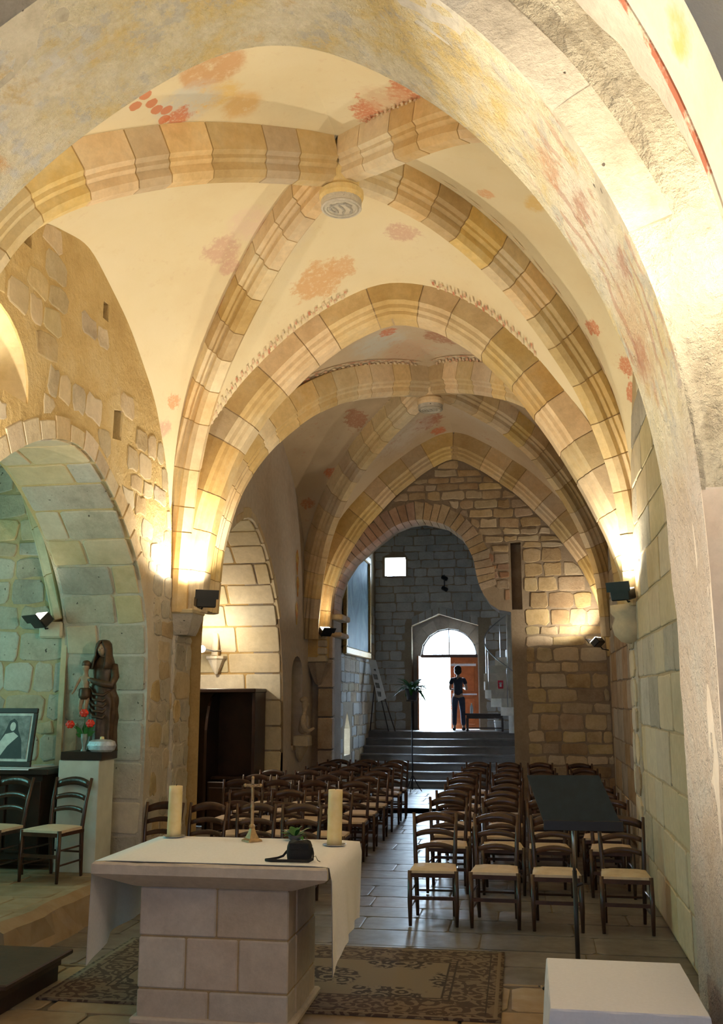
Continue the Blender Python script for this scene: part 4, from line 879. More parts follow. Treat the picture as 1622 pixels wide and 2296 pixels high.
# ---- ladder-back rush chair, faces -Y, origin at floor centre
def make_chair():
    e = tag(empty('rush_chair'), 'chair', 'chair')
    W = .19; D = .19; wd = 'chair_wood'
    for s in (-1, 1):
        MB().tube([(s * .20, -.20, 0), (s * .202, -.20, .2), (s * .20, -.195, .455)], [.015, .021, .02], 8).obj('leg', wd, e, True)
        MB().tube([(s * .165, .225, 0), (s * .17, .205, .2), (s * .175, .19, .44), (s * .185, .225, .68), (s * .195, .285, .885)], [.015, .02, .021, .018, .015], 8).obj('back_post', wd, e, True)
    def slat(z, yb, hgt, arch, thin=.012):
        V = []; n = 8
        for i in range(n + 1):
            a = -1 + 2 * i / n; x = a * .178; y = yb + .03 * (1 - a * a); zz = z + arch * (1 - a * a)
            V += [(x, y - thin / 2, zz - hgt / 2 + .3 * arch * (1 - a * a) * 0), (x, y + thin / 2, zz - hgt / 2), (x, y + thin / 2 + hgt * .2, zz + hgt / 2 * (1 - .25 * a * a)), (x, y - thin / 2 + hgt * .2, zz + hgt / 2 * (1 - .25 * a * a))]
        Fc = [(i * 4 + k, i * 4 + (k + 1) % 4, (i + 1) * 4 + (k + 1) % 4, (i + 1) * 4 + k) for i in range(n) for k in range(4)] + [(3, 2, 1, 0), (n * 4, n * 4 + 1, n * 4 + 2, n * 4 + 3)]
        ob('slat', V, Fc, wd, e, True)
    slat(.825, .262, .075, .032); slat(.70, .226, .048, .028); slat(.585, .203, .045, .026)
    # rush seat with four woven triangles
    n = 10; V = []
    for j in range(n + 1):
        for i in range(n + 1):
            u = -1 + 2 * i / n; v = -1 + 2 * j / n; w = .205 - .02 * (v + 1) / 2; q = max(abs(u), abs(v)); d = abs(abs(u) - abs(v))
            V.append((u * w, v * .20 - .005, .455 + .018 * (1 - q ** 4) - .006 * math.exp(-(d / .08) ** 2) * (q < .95)))
    m = n + 1; Fc = [(j * m + i, j * m + i + 1, (j + 1) * m + i + 1, (j + 1) * m + i) for j in range(n) for i in range(n)]
    edge = [i for i in range(m)] + [j * m + n for j in range(1, m)] + [n * m + i for i in range(n - 1, -1, -1)] + [j * m for j in range(n - 1, 0, -1)]
    k0 = len(V); V += [(V[i][0] * 1.01, V[i][1] * 1.01, .43) for i in edge]; L = len(edge)
    Fc += [(edge[i], k0 + i, k0 + (i + 1) % L, edge[(i + 1) % L]) for i in range(L)] + [tuple(k0 + i for i in range(L))]
    ob('seat', V, Fc, 'rush', e)
    MB().box((-.20, -.213, .40), (.20, -.193, .435)).obj('seat_rail', wd, e)
    for s in (-1, 1): MB().box((s * .192 - .01, -.2, .40), (s * .192 + .01, .19, .432)).obj('seat_rail', wd, e)
    MB().box((-.19, -.212, .215), (.19, -.192, .245)).obj('stretcher', wd, e)
    MB().tube([(-.17, .205, .22), (.17, .205, .22)], .010, 6).obj('stretcher', wd, e)
    for s in (-1, 1):
        for z in (.15, .28): MB().tube([(s * .2, -.2, z), (s * .17, .21, z)], .009, 6).obj('stretcher', wd, e)
    return e
proto = make_chair(); used = [0]; RC_ = random.Random(5)
def chair(x, y, rz, label, group, z=0.):
    if not used[0]: used[0] = 1; o = proto; o.location = (x, y, z); o.rotation_euler = (0, 0, rz); o['label'] = label; o['group'] = group; return o
    return copy_thing(proto, (x, y, z), rz, label, group)
RX = [-.87, -.33, .19, .76]; RYr = [9.12, 10.55, 11.35, 12.2, 13.15, 14.15, 15.2, 16.3]
for r, y in enumerate(RYr):
    for k, x in enumerate(RX):
        if r == 0: lab = 'rush-seated wooden chair, front row right of the aisle, %s from the aisle' % ORD[k]
        else: lab = 'rush-seated wooden chair, %s row right of the aisle, %s from the aisle' % (ORD[r], ORD[k])
        j = RC_.uniform; dx = [0, 0, 0, .01][k]
        chair(x + dx + (j(-.03, .03) if r else 0), y + (j(-.05, .05) if r else -.03 * (k > 1)), j(-.06, .06) if r else [.04, -.02, .01, -.03][k], lab, 'chairs right of the aisle')
LX = [-2.22, -2.72, -3.22, -3.73]; RYl = [9.62, 11.05, 12.33, 13.2, 14.1, 14.95, 15.85, 16.62]
for r, y in enumerate(RYl):
    for k, x in enumerate(LX):
        if k == 3 and (r == 1 or y > 14.3): continue
        xx = -3.66 if k == 3 and r == 0 else x
        lab = 'rush-seated wooden chair, %s row left of the aisle, %s from the aisle' % ('front' if r == 0 else ORD[r], ORD[k])
        chair(xx + RC_.uniform(-.03, .03), y + RC_.uniform(-.05, .05), RC_.uniform(-.08, .08), lab, 'chairs left of the aisle')
chair(-4.40, 8.93, -.16, 'rush-seated wooden chair beside the white statue pedestal', 'chairs on the raised chapel floor', .285)
chair(-4.98, 8.90, -.14, 'rush-seated wooden chair before the dark table, at the left edge', 'chairs on the raised chapel floor', .285)

# ---- altar
al = tag(empty('altar', (-1.93, 6.45, 0)), 'stone block altar with thick slab in the foreground', 'altar')
hx, y0, y1 = .475, -.37, .40
R = random.Random(4)
def block(x0, x1, ya, yb, z0, z1, fx=0.): MB().box((x0, ya, z0), (x1, yb, z1), .008).obj('stone_block', 'stone_altar', al)
MB().box((-hx + .012, y0 + .012, 0), (hx - .012, y1 - .012, .79)).obj('core', 'mortar_joint', al)
g = .005
for (z0, z1, cuts) in ((.50, .79, [-hx, .02, hx]), (.20, .50, [-hx, -.17, .16, hx]), (.0, .20, [-hx, -.02, hx])):
    for a, b in zip(cuts[:-1], cuts[1:]): block(a + g, b - g, y0, y0 + .2, z0 + g, z1 - g)
    for a, b in zip(cuts[:-1], cuts[1:]): block(a + g, b - g, y1 - .18, y1, z0 + g, z1 - g)
    for s in (-1, 1): block(min(s * hx, s * (hx - .2)), max(s * hx, s * (hx - .2)), y0 + .205, y1 - .185, z0 + g, z1 - g)
MB().box((-hx - .03, y0 - .03, 0), (hx + .03, y1 + .03, .045), .012).obj('plinth', 'stone_altar', al)
# slab: chamfered underside, chipped front edge
V = []; nx = 26
X0, X1, Y0, Y1 = -.735, .735, -.52, .58
def ring_pts(ix, iy, z, chip=0.):
    P = []
    for i in range(nx): P.append((X0 + ix + (X1 - X0 - 2 * ix) * i / nx, Y0 + iy + chip * max(0, mnoise.noise(Vector((i * .9, 3, 0)))), z - chip * .8 * max(0, mnoise.noise(Vector((i * .9, 7, 0))))))
    for i in range(6): P.append((X1 - ix, Y0 + iy + (Y1 - Y0 - 2 * iy) * i / 6, z))
    for i in range(nx): P.append((X1 - ix - (X1 - X0 - 2 * ix) * i / nx, Y1 - iy, z))
    for i in range(6): P.append((X0 + ix, Y1 - iy - (Y1 - Y0 - 2 * iy) * i / 6, z))
    return P
rings = [ring_pts(.24, .14, .79), ring_pts(.02, .02, .865), ring_pts(0, 0, .88), ring_pts(0, .0, .935, .012), ring_pts(.012, .012, .948, .016)]
n = len(rings[0]); V = [p for r in rings for p in r]
Fc = [(r * n + i, r * n + (i + 1) % n, (r + 1) * n + (i + 1) % n, (r + 1) * n + i) for r in range(4) for i in range(n)] + [tuple(range(n - 1, -1, -1)), tuple(4 * n + i for i in range(n))]
ob('slab', V, Fc, 'stone_altar', al)
# cloth: lies on the slab from just behind the chipped front edge, hangs at both ends
def cloth(name, x0, x1, ya, yb, z, dl, dr_, mat, label, cat, fold=.012):
    V = []; prof = []
    nl = 8
    for k in range(nl): prof.append(('L', 1 - k / nl))
    for k in range(13): prof.append(('T', k / 12))
    for k in range(1, nl + 1): prof.append(('R', k / nl))
    ny = 18; th = .004
    for layer in (0, 1):
        for (typ, q) in prof:
            for j in range(ny + 1):
                v = j / ny; y = ya + (yb - ya) * v
                if typ == 'T': p = (x0 + (x1 - x0) * q, y, z - (.0 if 0 < q < 1 else .006))
                else:
                    sgn = -1 if typ == 'L' else 1; drop = (dl(v) if typ == 'L' else dr_(v)) * q
                    bulge = .012 + fold * math.sin(v * 17 + (1 if typ == 'L' else 2.2)) * q + .02 * q * math.sin(v * 5.)
                    p = ((x0 if sgn < 0 else x1) + sgn * bulge, y + .015 * q * math.sin(v * 23), z - .008 - drop)
                V.append((p[0], p[1], p[2] + layer * th) if typ == 'T' else (p[0] + (sgn * th * layer), p[1], p[2]))
    m = ny + 1; NP = len(prof); Fc = []
    for layer in (0, 1):
        b = layer * NP * m; Fc += [(b + i * m + j, b + i * m + j + 1, b + (i + 1) * m + j + 1, b + (i + 1) * m + j) for i in range(NP - 1) for j in range(ny)]
    o = ob(name, V, Fc, mat, None, True); return tag(o, label, cat)
o = cloth('altar_cloth', -2.66, -1.19, 5.965, 7.05, .950, lambda v: .50 + .10 * (1 - v) ** 3 - .04 * (v > .3), lambda v: .49 if v > .28 else .49 + .11 * (1 - v / .28) ** .6, 'linen', 'white linen cloth hanging over both ends of the stone altar', 'tablecloth')
# ---- candles on dishes
for (px, py, hh, lean, lb) in ((390, 1876, .345, (.012, 0), 'left'), (750, 1895, .355, (.02, 0), 'right')):
    c = atZ(px, py, .957)
    d = tag(MB().lathe([(.03, 0), (.062, .001), (.078, .006), (.08, .01), (.076, .010), (.06, .006)], 24, (c.x, c.y, .9555)).obj('candle_dish', 'metal_grey', None, True), 'small metal dish under the %s altar candle' % lb, 'dish', 'candle dishes on the altar')
    e = tag(empty('altar_candle', (c.x, c.y, .963)), 'thick cream candle at the %s end of the altar' % lb, 'candle', 'altar candles')
    V = MB(); r = .049; N_ = 20
    prof = [(0., .001), (hh * .3, 1), (hh * .7, 1), (hh - .006, 1.), (hh, .94)]
    P = [(lean[0] * q, 0, q) for q in np.linspace(0, hh, 8)]
    wx = MB().tube(P, [r * (1.02 - .03 * k / 7) for k in range(8)], 20).obj('wax', 'wax', e, True)
    MB().tube([(lean[0] * hh, 0, hh - .01), (lean[0] * hh + .004, 0, hh + .012)], .002, 5).obj('wick', 'wick', wx)
# ---- crucifix
c = atZ(565, 1886, .957)
e = tag(empty('crucifix', (c.x, c.y, .956)), 'small metal crucifix standing on the altar cloth', 'crucifix')
MB().lathe([(.075, 0), (.072, .012), (.05, .022), (.028, .06), (.018, .09)], 4).obj('base', 'brass', e)
MB().lathe([(.016, .085), (.024, .1), (.012, .115), (.011, .2), (.014, .23), (.011, .25)], 10).obj('stem', 'brass', e)
MB().box((-.009, -.006, .24), (.009, .006, .42)).obj('upright', 'brass', e); MB().box((-.052, -.006, .365), (.052, .006, .383)).obj('crossbar', 'brass', e)
for (x, z) in ((0, .425), (-.055, .374), (.055, .374)): ball(MB(), (x, 0, z), .013, 8, 6).obj('finial', 'brass', e)
mb = MB(); mb.tube([(0, -.012, .27), (.004, -.014, .31), (0, -.012, .345), (0, -.013, .362)], [.005, .008, .009, .005], 6); ball(mb, (.002, -.015, .372), .009, 8, 6)
mb.tube([(-.045, -.01, .382), (0, -.012, .358), (.045, -.01, .382)], .004, 5); mb.obj('figure', 'brass', e, True)
# ---- black camera pouch with strap
c = atZ(672, 1930, .957)
e = tag(empty('camera_pouch', (c.x, c.y, .956), .15), 'black camera pouch with strap lying on the altar cloth', 'camera pouch')
mb = MB(); n = 24; V = []
for (z, s) in ((0, .8), (.012, .95), (.05, 1.02), (.085, .98), (.108, .86), (.118, .6)):
    for k in range(n):
        a = 2 * PI * k / n; cx, sy = math.cos(a), math.sin(a); p = 3.2; q = (abs(cx) ** p + abs(sy) ** p) ** (-1 / p); V.append((.078 * s * q * cx, .05 * s * q * sy, z + .006 * math.sin(3 * a)))
mb.add(V, [(r * n + k, r * n + (k + 1) % n, (r + 1) * n + (k + 1) % n, (r + 1) * n + k) for r in range(5) for k in range(n)] + [tuple(range(n - 1, -1, -1)), tuple(5 * n + k for k in range(n))])
mb.obj('pouch_body', 'black_cloth', e, True)
MB().box((-.06, -.053, .07), (.06, -.046, .112), .004).obj('flap', 'black_cloth', e)
MB().tube([(-.075, 0, .06), (-.10, -.005, .03), (-.13, -.01, .02), (-.18, -.01, .012), (-.205, -.03, .010), (-.17, -.055, .010), (-.09, -.062, .010), (0, -.068, .010), (.06, -.075, .010), (.085, -.06, .02), (.085, -.02, .05), (.078, 0, .075)], .009, 8, flat=.5).obj('strap', 'black_cloth', e, True)
MB().tube([(.085, -.05, .03), (.10, -.04, .035), (.115, -.06, .012), (.13, -.07, .006)], .002, 5).obj('cord', 'black_cloth', e)
# ---- leaf arrangement at the back edge of the altar
def leafy(name, loc, leaves, label, pot=None):
    e = tag(empty(name, loc), label, 'plant')
    for (az, ln, w, el, droop) in leaves:
        n = 6; V = []
        for i in range(n + 1):
            q = i / n; r = ln * q; h = math.sin(el) * r - droop * q * q * ln; ww = w * math.sin(PI * min(1, q * .95 + .04)) ** .8
            cx, cy = math.cos(az) * math.cos(el) * r, math.sin(az) * math.cos(el) * r; sx, sy = -math.sin(az) * ww, math.cos(az) * ww
            V += [(cx + sx, cy + sy, h + ww * .25), (cx, cy, h), (cx - sx, cy - sy, h + ww * .25)]
        Fc = [f for i in range(n) for f in ((i * 3, i * 3 + 1, i * 3 + 4, i * 3 + 3), (i * 3 + 1, i * 3 + 2, i * 3 + 5, i * 3 + 4))]
        o = ob('leaf', V, Fc, 'leaf', e, True)
        o.location = (0, 0, pot or 0)
    return e
R = random.Random(12); c = atZ(662, 1884, .957)
e = leafy('leaf_arrangement', (c.x, c.y, .958), [(R.uniform(0, 2 * PI), R.uniform(.08, .15), R.uniform(.018, .034), R.uniform(.15, 1.2), R.uniform(.1, .5)) for _ in range(16)], 'low bunch of green leaves at the back of the altar', .02)
MB().lathe([(.03, 0), (.045, .01), (.05, .035), (.045, .035), (.02, .015)], 16).obj('bowl', 'pot', e, True)

# ---- patterned carpet
t = NT('carpet'); o_ = t.obj(); sep = t.n('ShaderNodeSeparateXYZ'); t.l(o_, sep.inputs[0])
v1 = t.n('ShaderNodeTexVoronoi', feature='F1'); v1.inputs['Scale'].default_value = 8; t.l(o_, v1.inputs['Vector'])
v2 = t.n('ShaderNodeTexVoronoi', feature='DISTANCE_TO_EDGE'); v2.inputs['Scale'].default_value = 24; t.l(o_, v2.inputs['Vector'])
n1 = t.noise(9, 4, .55, o_, 2.); n2 = t.noise(4, 3, .5, o_, .8)
ax = t.math('ABSOLUTE', sep.outputs[0]); ay = t.math('ABSOLUTE', sep.outputs[1])
ex = t.math('SUBTRACT', 1.50, ax); ey = t.math('SUBTRACT', .83, ay); ed = t.math('MINIMUM', ex, ey)
fmap_ = t.math('ADD', t.math('SINE', t.math('MULTIPLY', v1.outputs['Distance'], 17)), t.math('MULTIPLY', t.math('SUBTRACT', n1, .5), 7.))
pat = t.rng(fmap_, -.1, .25)
motif = t.rng(t.math('ADD', t.math('MULTIPLY', t.math('SINE', t.math('MULTIPLY', sep.outputs[0], 6.3)), t.math('COSINE', t.math('MULTIPLY', sep.outputs[1], 6.8))), t.math('MULTIPLY', t.math('SUBTRACT', n2, .5), 1.6)), .05, .2)
border = t.rng(ed, .40, .38)
dark = (.035, .020, .014, 1); mid = (.060, .034, .022, 1); beige = (.20, .15, .10, 1)
figure = t.mix(pat, dark, beige); fld = t.mix(motif, (.19, .14, .09, 1), figure)
bcol = t.mix(pat, mid, (.17, .12, .075, 1)); c = t.mix(border, fld, bcol)
for a, b in ((.02, .05), (.33, .35), (.38, .40), (.09, .105)):
    m_ = t.math('MULTIPLY', t.rng(ed, a, a + .006), t.rng(ed, b, b - .006)); c = t.mix(m_, c, dark if a > .05 else beige)
t.color(c); t.rough(.95); t.bump(t.noise(260, 2, .5, o_), .3, .003)
mb = MB(); V = []; nx, ny = 40, 24
for j in range(ny + 1):
    for i in range(nx + 1):
        x = -1.5 + 3. * i / nx; y = -.83 + 1.66 * j / ny; V.append((x, y, .012 + .004 * mnoise.noise(Vector((x * 2, y * 2, 0)))))
m = nx + 1; Fc = [(j * m + i, j * m + i + 1, (j + 1) * m + i + 1, (j + 1) * m + i) for j in range(ny) for i in range(nx)]
edge = [i for i in range(m)] + [j * m + nx for j in range(1, ny + 1)] + [ny * m + i for i in range(nx - 1, -1, -1)] + [j * m for j in range(ny - 1, 0, -1)]
k0 = len(V); V += [(V[i][0], V[i][1], 0.0) for i in edge]; L = len(edge); Fc += [(edge[i], k0 + i, k0 + (i + 1) % L, edge[(i + 1) % L]) for i in range(L)]
o = ob('carpet', V, Fc, 'carpet', None, True); o.location = (-1.73, 7.26, .002); o.rotation_euler = (0, 0, .01); tag(o, 'worn brown floral carpet spread under the altar', 'carpet')
# ---- low dark wooden platform
simple('wood_worn', (.07, .038, .022, 1), .45, .3, 8, .15)
e = tag(empty('wooden_platform', (-3.75, 6.42, .0)), 'low dark wooden platform step at the left edge', 'platform')
MB().box((-.55, -.38, .10), (.47, .46, .16)).obj('base', 'wood_worn', e); MB().box((-.6, -.41, .16), (.53, .52, .195), .008).obj('top_board', 'wood_worn', e)
e.location.z = .0; [setattr(ch_, 'location', (0, 0, 0)) for ch_ in e.children]
MB().box((.40, -.36, 0), (.46, .44, .10)).obj('skirt', 'wood_dark', e)

# ---- white credence table at the lower right
e = tag(empty('credence_table', (.345, 4.54, 0)), 'small wooden table under the white cloth', 'table')
MB().box((-.28, -.36, .71), (.28, .36, .744), .004).obj('table_top', 'wood_dark', e)
for sx in (-1, 1):
    for sy in (-1, 1): MB().box((sx * .25 - .02, sy * .33 - .02, 0), (sx * .25 + .02, sy * .33 + .02, .71)).obj('leg', 'wood_dark', e)
V = []; ex_, ey_ = .295, .38; N_ = 40
def rr(k, gx, gy):
    a = k / N_ * 4; s, q = int(a) % 4, a - int(a)
    return [(-gx + 2 * gx * q, -gy), (gx, -gy + 2 * gy * q), (gx - 2 * gx * q, gy), (-gx, gy - 2 * gy * q)][s]
rows = [(.0, 1.0, .752), (.004, 1.0, .745), (.012, 1., .66), (.022, 1., .52), (.03, 1., .40), (.035, 1., .30)]
for r, (g_, f_, z_) in enumerate(rows):
    for k in range(N_):
        x, y = rr(k, ex_ + g_, ey_ + g_); w_ = .014 * r / 5 * math.sin(k * 1.9) ; L_ = math.hypot(x, y); V.append((x + x / L_ * w_, y + y / L_ * w_, z_ + (.02 * math.sin(k * .8) if r == 5 else 0)))
k0 = len(V)
Fc = [(r * N_ + k, r * N_ + (k + 1) % N_, (r + 1) * N_ + (k + 1) % N_, (r + 1) * N_ + k) for r in range(5) for k in range(N_)] + [tuple(k for k in range(N_))]
o = ob('table_cloth', V, Fc, 'linen_white', None); o.location = (.345, 4.54, 0); tag(o, 'white cloth over the small table at the lower right', 'tablecloth')

# ---- music stand
e = tag(empty('music_stand', (.30, 7.0, 0)), 'black music stand with dark blue desk before the right chairs', 'music stand')
B0, B1, T0, T1 = Vector((-.22, -.03, 1.10)), Vector((.28, -.03, 1.105)), Vector((-.325, .17, 1.395)), Vector((.165, .17, 1.40))
nn = (B1 - B0).cross(T0 - B0).normalized() * -.012
MB().add([*(B0, B1, T1, T0), *(p - nn for p in (B0, B1, T1, T0))], [(0, 1, 2, 3), (7, 6, 5, 4), (0, 4, 5, 1), (1, 5, 6, 2), (2, 6, 7, 3), (3, 7, 4, 0)]).obj('desk', 'stand_desk', e)
MB().box((-.225, -.11, 1.07), (.29, -.02, 1.09), .004).obj('lip', 'metal_black', e); MB().box((-.225, -.115, 1.07), (.29, -.100, 1.135), .003).obj('lip_edge', 'metal_black', e)
MB().tube([(-.03, .02, .78), (-.03, .02, 1.15)], .011, 10).obj('inner_tube', 'metal_grey', e, True); MB().tube([(-.03, .02, .08), (-.03, .02, .80)], .016, 10).obj('outer_tube', 'metal_black', e, True)
MB().tube([(-.03, .02, .70), (.02, .02, .72)], .012, 8).obj('clamp_knob', 'metal_black', e)
for k in range(3):
    a = k * 2 * PI / 3 + .5; MB().tube([(-.03, .02, .22), (-.03 + .16 * math.cos(a), .02 + .16 * math.sin(a), .10), (-.03 + .27 * math.cos(a), .02 + .27 * math.sin(a), .014)], .010, 8).obj('leg', 'metal_black', e)

# ---- pedestal with statue, flowers
e = tag(empty('pedestal', (-4.34, 9.44, .285)), 'pale square pedestal carrying the Madonna statue', 'pedestal')
MB().box((-.21, -.18, 0), (.21, .18, 1.045), .006).obj('shaft', 'pedestal', e)
MB().box((-.19, -.19, 1.046), (.235, .19, 1.125), .004).obj('dark_plinth', 'wood_dark', e)
ZP = .285 + 1.127
S = tag(empty('madonna_statue', (-4.22, 9.49, ZP)), 'dark robed Madonna statue holding a pale child', 'statue')
n = 56; V = []; lev = [(0, .155, .12, 0, 0), (.02, .15, .12, 0, 0), (.10, .14, .11, .0, 0), (.25, .135, .105, .005, 0), (.40, .14, .11, .012, -.01), (.52, .142, .11, .012, -.015), (.62, .125, .10, .004, -.01), (.70, .108, .088, -.004, 0), (.78, .112, .085, -.008, .0), (.85, .105, .075, -.01, 0), (.90, .07, .06, -.012, 0), (.925, .045, .045, -.014, 0)]
zz = np.linspace(0, .925, 60); LV = np.array(lev)
for z in zz:
    rx, ry, cx, cy = [np.interp(z, LV[:, 0], LV[:, q]) for q in (1, 2, 3, 4)]
    low = max(0, min(1, (.62 - z) / .25))
    for k in range(n):
        a = 2 * PI * k / n
        f = 1 + low * (.09 * math.sin(7 * a + 3 * z) + .05 * math.sin(13 * a - 2 * z)) + .05 * math.sin(16 * z * 2 + 3 * math.sin(a + .6) * 2.2) * (1 if .3 < z < .72 else .35)
        V.append((cx + rx * f * math.cos(a), cy + ry * f * math.sin(a), z))
Fc = [(i * n + k, i * n + (k + 1) % n, (i + 1) * n + (k + 1) % n, (i + 1) * n + k) for i in range(len(zz) - 1) for k in range(n)] + [tuple(range(n - 1, -1, -1)), tuple((len(zz) - 1) * n + k for k in range(n))]
ob('robe', V, Fc, 'statue_bronze', S, True)
mb = MB(); ball(mb, (-.025, -.03, .995), .055, 20, 14, (.86, .95, 1.25)); mb.lathe([(.03, .90), (.028, .95)], 10, (-.018, -.01, 0)); ball(mb, (-.036, -.088, .99), .011, 8, 6, (.8, 1, 1.6)); mb.obj('face', 'statue_skin', S, True)
for sx in (-.022, .018): ball(MB(), (-.03 + sx, -.075, 1.007), .008, 8, 6, (1.4, .6, .6)).obj('eye', 'statue_bronze', S)
V = []; n = 28; vl = [(1.085, .02, .0), (1.078, .05, .0), (1.05, .072, .2), (1.0, .08, .55), (.94, .085, .6), (.88, .105, .55), (.80, .13, .4)]
for (z, r, op) in vl:
    for k in range(n + 1):
        a = PI / 2 - (PI - op) + 2 * (PI - op) * k / n; V.append((-.02 + r * .95 * math.cos(a), -.005 + r * math.sin(a), z))
Fc = [(i * (n + 1) + k, i * (n + 1) + k + 1, (i + 1) * (n + 1) + k + 1, (i + 1) * (n + 1) + k) for i in range(len(vl) - 1) for k in range(n)]
o = ob('veil', V, Fc, 'statue_bronze', S, True); md = o.modifiers.new('t', 'SOLIDIFY'); md.thickness = .012
MB().tube([(.10, -.01, .84), (.135, -.05, .72), (.12, -.10, .64), (.02, -.13, .66), (-.09, -.12, .69), (-.14, -.11, .70)], [.04, .042, .04, .034, .026, .018], 12).obj('arm', 'statue_bronze', S, True)
mb = MB()
for i in range(5):
    z = .56 - i * .055; mb.tube([(.13 - .01 * i, -.05, z + .05), (.05, -.128, z - .02), (-.05, -.13, z - .005), (-.12, -.07, z + .07)], [.006, .015, .014, .006], 6)
mb.obj('mantle_folds', 'statue_bronze', S, True)
ch_ = skin('child', [(-.15, -.10, .58, .042, .04), (-.155, -.10, .68, .05, .042), (-.155, -.10, .745, .03), (-.155, -.105, .775, .022), (-.155, -.11, .815, .043), (-.155, -.11, .845, .04),
      (-.205, -.11, .72, .02), (-.235, -.13, .64, .016), (-.255, -.15, .575, .012), (-.27, -.16, .55, .010), (-.105, -.12, .71, .019), (-.08, -.135, .66, .014),
      (-.175, -.11, .53, .034), (-.185, -.14, .44, .024), (-.18, -.12, .36, .017), (-.185, -.14, .335, .014), (-.125, -.11, .53, .034), (-.13, -.13, .43, .024), (-.135, -.11, .35, .017), (-.14, -.13, .325, .014)],
      [(0, 1), (1, 2), (2, 3), (3, 4), (4, 5), (1, 6), (6, 7), (7, 8), (8, 9), (1, 10), (10, 11), (0, 12), (12, 13), (13, 14), (14, 15), (0, 16), (16, 17), (17, 18), (18, 19)], 'statue_skin', S)
mb = MB(); ball(mb, (-.155, -.100, .848), .046, 14, 10, (1, 1, .9)); mb.obj('child_hair', 'statue_bronze', S, True)
MB().lathe([(.05, .50), (.062, .54), (.058, .60), (.045, .615)], 16, (-.152, -.105, 0), fn=lambda a, z: 1 + .06 * math.sin(6 * a)).obj('loincloth', 'statue_bronze', S, True)
# silvery crumpled pot wrapping and vase of red flowers on the plinth
c = atY(231, 1688, 9.31)
e = tag(empty('foil_wrapped_pot', (c.x, 9.275, ZP)), 'low grey crumpled foil pot at the statue feet', 'pot')
V = []; n = 30
for i, (r, z) in enumerate(((.10, 0), (.135, .02), (.145, .06), (.13, .10), (.09, .115), (.03, .12))):
    for k in range(n):
        a = 2 * PI * k / n; q = 1 + .07 * mnoise.noise(Vector((math.cos(a) * 3, math.sin(a) * 3, z * 25))); V.append((r * q * math.cos(a), r * .55 * q * math.sin(a), z))
ob('foil', V, [(i * n + k, i * n + (k + 1) % n, (i + 1) * n + (k + 1) % n, (i + 1) * n + k) for i in range(5) for k in range(n)] + [tuple(range(n - 1, -1, -1)), tuple(5 * n + k for k in range(n))], 'foil', e)
MB().lathe([(.022, .118), (.02, .14), (.012, .145)], 10).obj('candle_stub', 'wax', e)
c = atY(188, 1690, 9.30)
e = tag(empty('flower_vase', (c.x, 9.29, ZP)), 'glass vase of red flowers left of the statue', 'flowers')
MB().lathe([(.028, -.0), (.03, .01), (.014, .03), (.018, .06), (.03, .11), (.034, .17), (.03, .17), (.024, .11)], 14).obj('vase', 'glass_vase', e, True)
R = random.Random(3)
for (dx, dz) in ((-.14, .26), (.07, .27), (.0, .37)):
    MB().tube([(0, 0, .12), (dx * .5, 0, .12 + (dz - .12) * .6), (dx, -.01, dz)], .004, 5); sm_ = ob('stem', *(lambda q: (q.v, q.f))(MB().tube([(0, 0, .12), (dx * .5, 0, .12 + (dz - .12) * .6), (dx, -.01, dz)], .004, 5)), 'leaf', e)
    mb = MB(); ball(mb, (dx, -.02, dz), .042, 12, 8, (1, .8, .75))
    for k in range(6): a = k * PI / 3; ball(mb, (dx + .028 * math.cos(a), -.03, dz + .022 * math.sin(a)), .02, 8, 6)
    mb.obj('flower', 'red_petal', sm_, True)
for k in range(9):
    a = R.uniform(0, 2 * PI); l_ = R.uniform(.08, .17); h_ = R.uniform(.16, .30)
    mb = MB(); p0 = Vector((0, 0, .14)); p1 = Vector((l_ * math.cos(a) * .7, l_ * math.sin(a) * .4, h_)); d = (p1 - p0); s_ = d.cross(Vector((0, 1, .2))).normalized() * .026
    mb.add([p0, p0 + d * .55 + s_, p1, p0 + d * .55 - s_], [(0, 1, 2, 3)]).obj('leaf', 'leaf', e)
# ---- dark table with cloth and framed picture
e = tag(empty('side_table', (-5.28, 9.5, .285)), 'tall dark wooden table at the left edge', 'table')
MB().box((-.62, -.24, .90), (.62, .26, .955), .006).obj('table_top', 'wood_dark', e); tb_ = MB().box((-.57, -.20, .10), (.55, .22, .90)).obj('body', 'wood_dark', e)
for k in range(3): MB().box((-.54 + k * .37, -.215, .16), (-.20 + k * .37, -.20, .84), .006).obj('front_panel', 'wood_dark', tb_)
V = [(-.60, -.245, .957), (.42, -.245, .957), (.50, .2, .957), (-.6, .2, .957), (-.60, -.25, .945), (.42, -.25, .945)]
tag(ob('table_runner', [(a - 5.28, b + 9.5, c_ + .285) for a, b, c_ in V] + [(a - 5.28, b + 9.5, c_ + .289) for a, b, c_ in V[:4]], [(0, 1, 2, 3), (6, 7, 8, 9), (0, 1, 5, 4), (0, 6, 9, 3), (1, 2, 8, 7)], 'linen_white', None), 'white runner cloth on the dark side table', 'tablecloth')
e = tag(empty('framed_portrait', (-5.20, 9.42, 1.252), -.06), 'framed black and white portrait leaning on the side table', 'picture')
tl = Matrix.Rotation(-.16, 4, 'X'); w_, h_ = .23, .53
for a, b in (((-w_ - .04, 0, 0), (w_ + .04, .03, .05)), ((-w_ - .04, 0, h_ + .0), (w_ + .04, .03, h_ + .05)), ((-w_ - .04, 0, .05), (-w_, .03, h_)), ((w_, 0, .05), (w_ + .04, .03, h_))): MB().box(a, b, .004, tl).obj('frame_bar', 'wood_dark', e)
MB().box((-w_, .012, .05), (w_, .022, h_), 0, tl).obj('mount', 'picture_light', e)
pic = MB().box((-w_ + .025, .008, .075), (w_ - .025, .012, h_ - .025), 0, tl).obj('print', 'picture_grey', e)
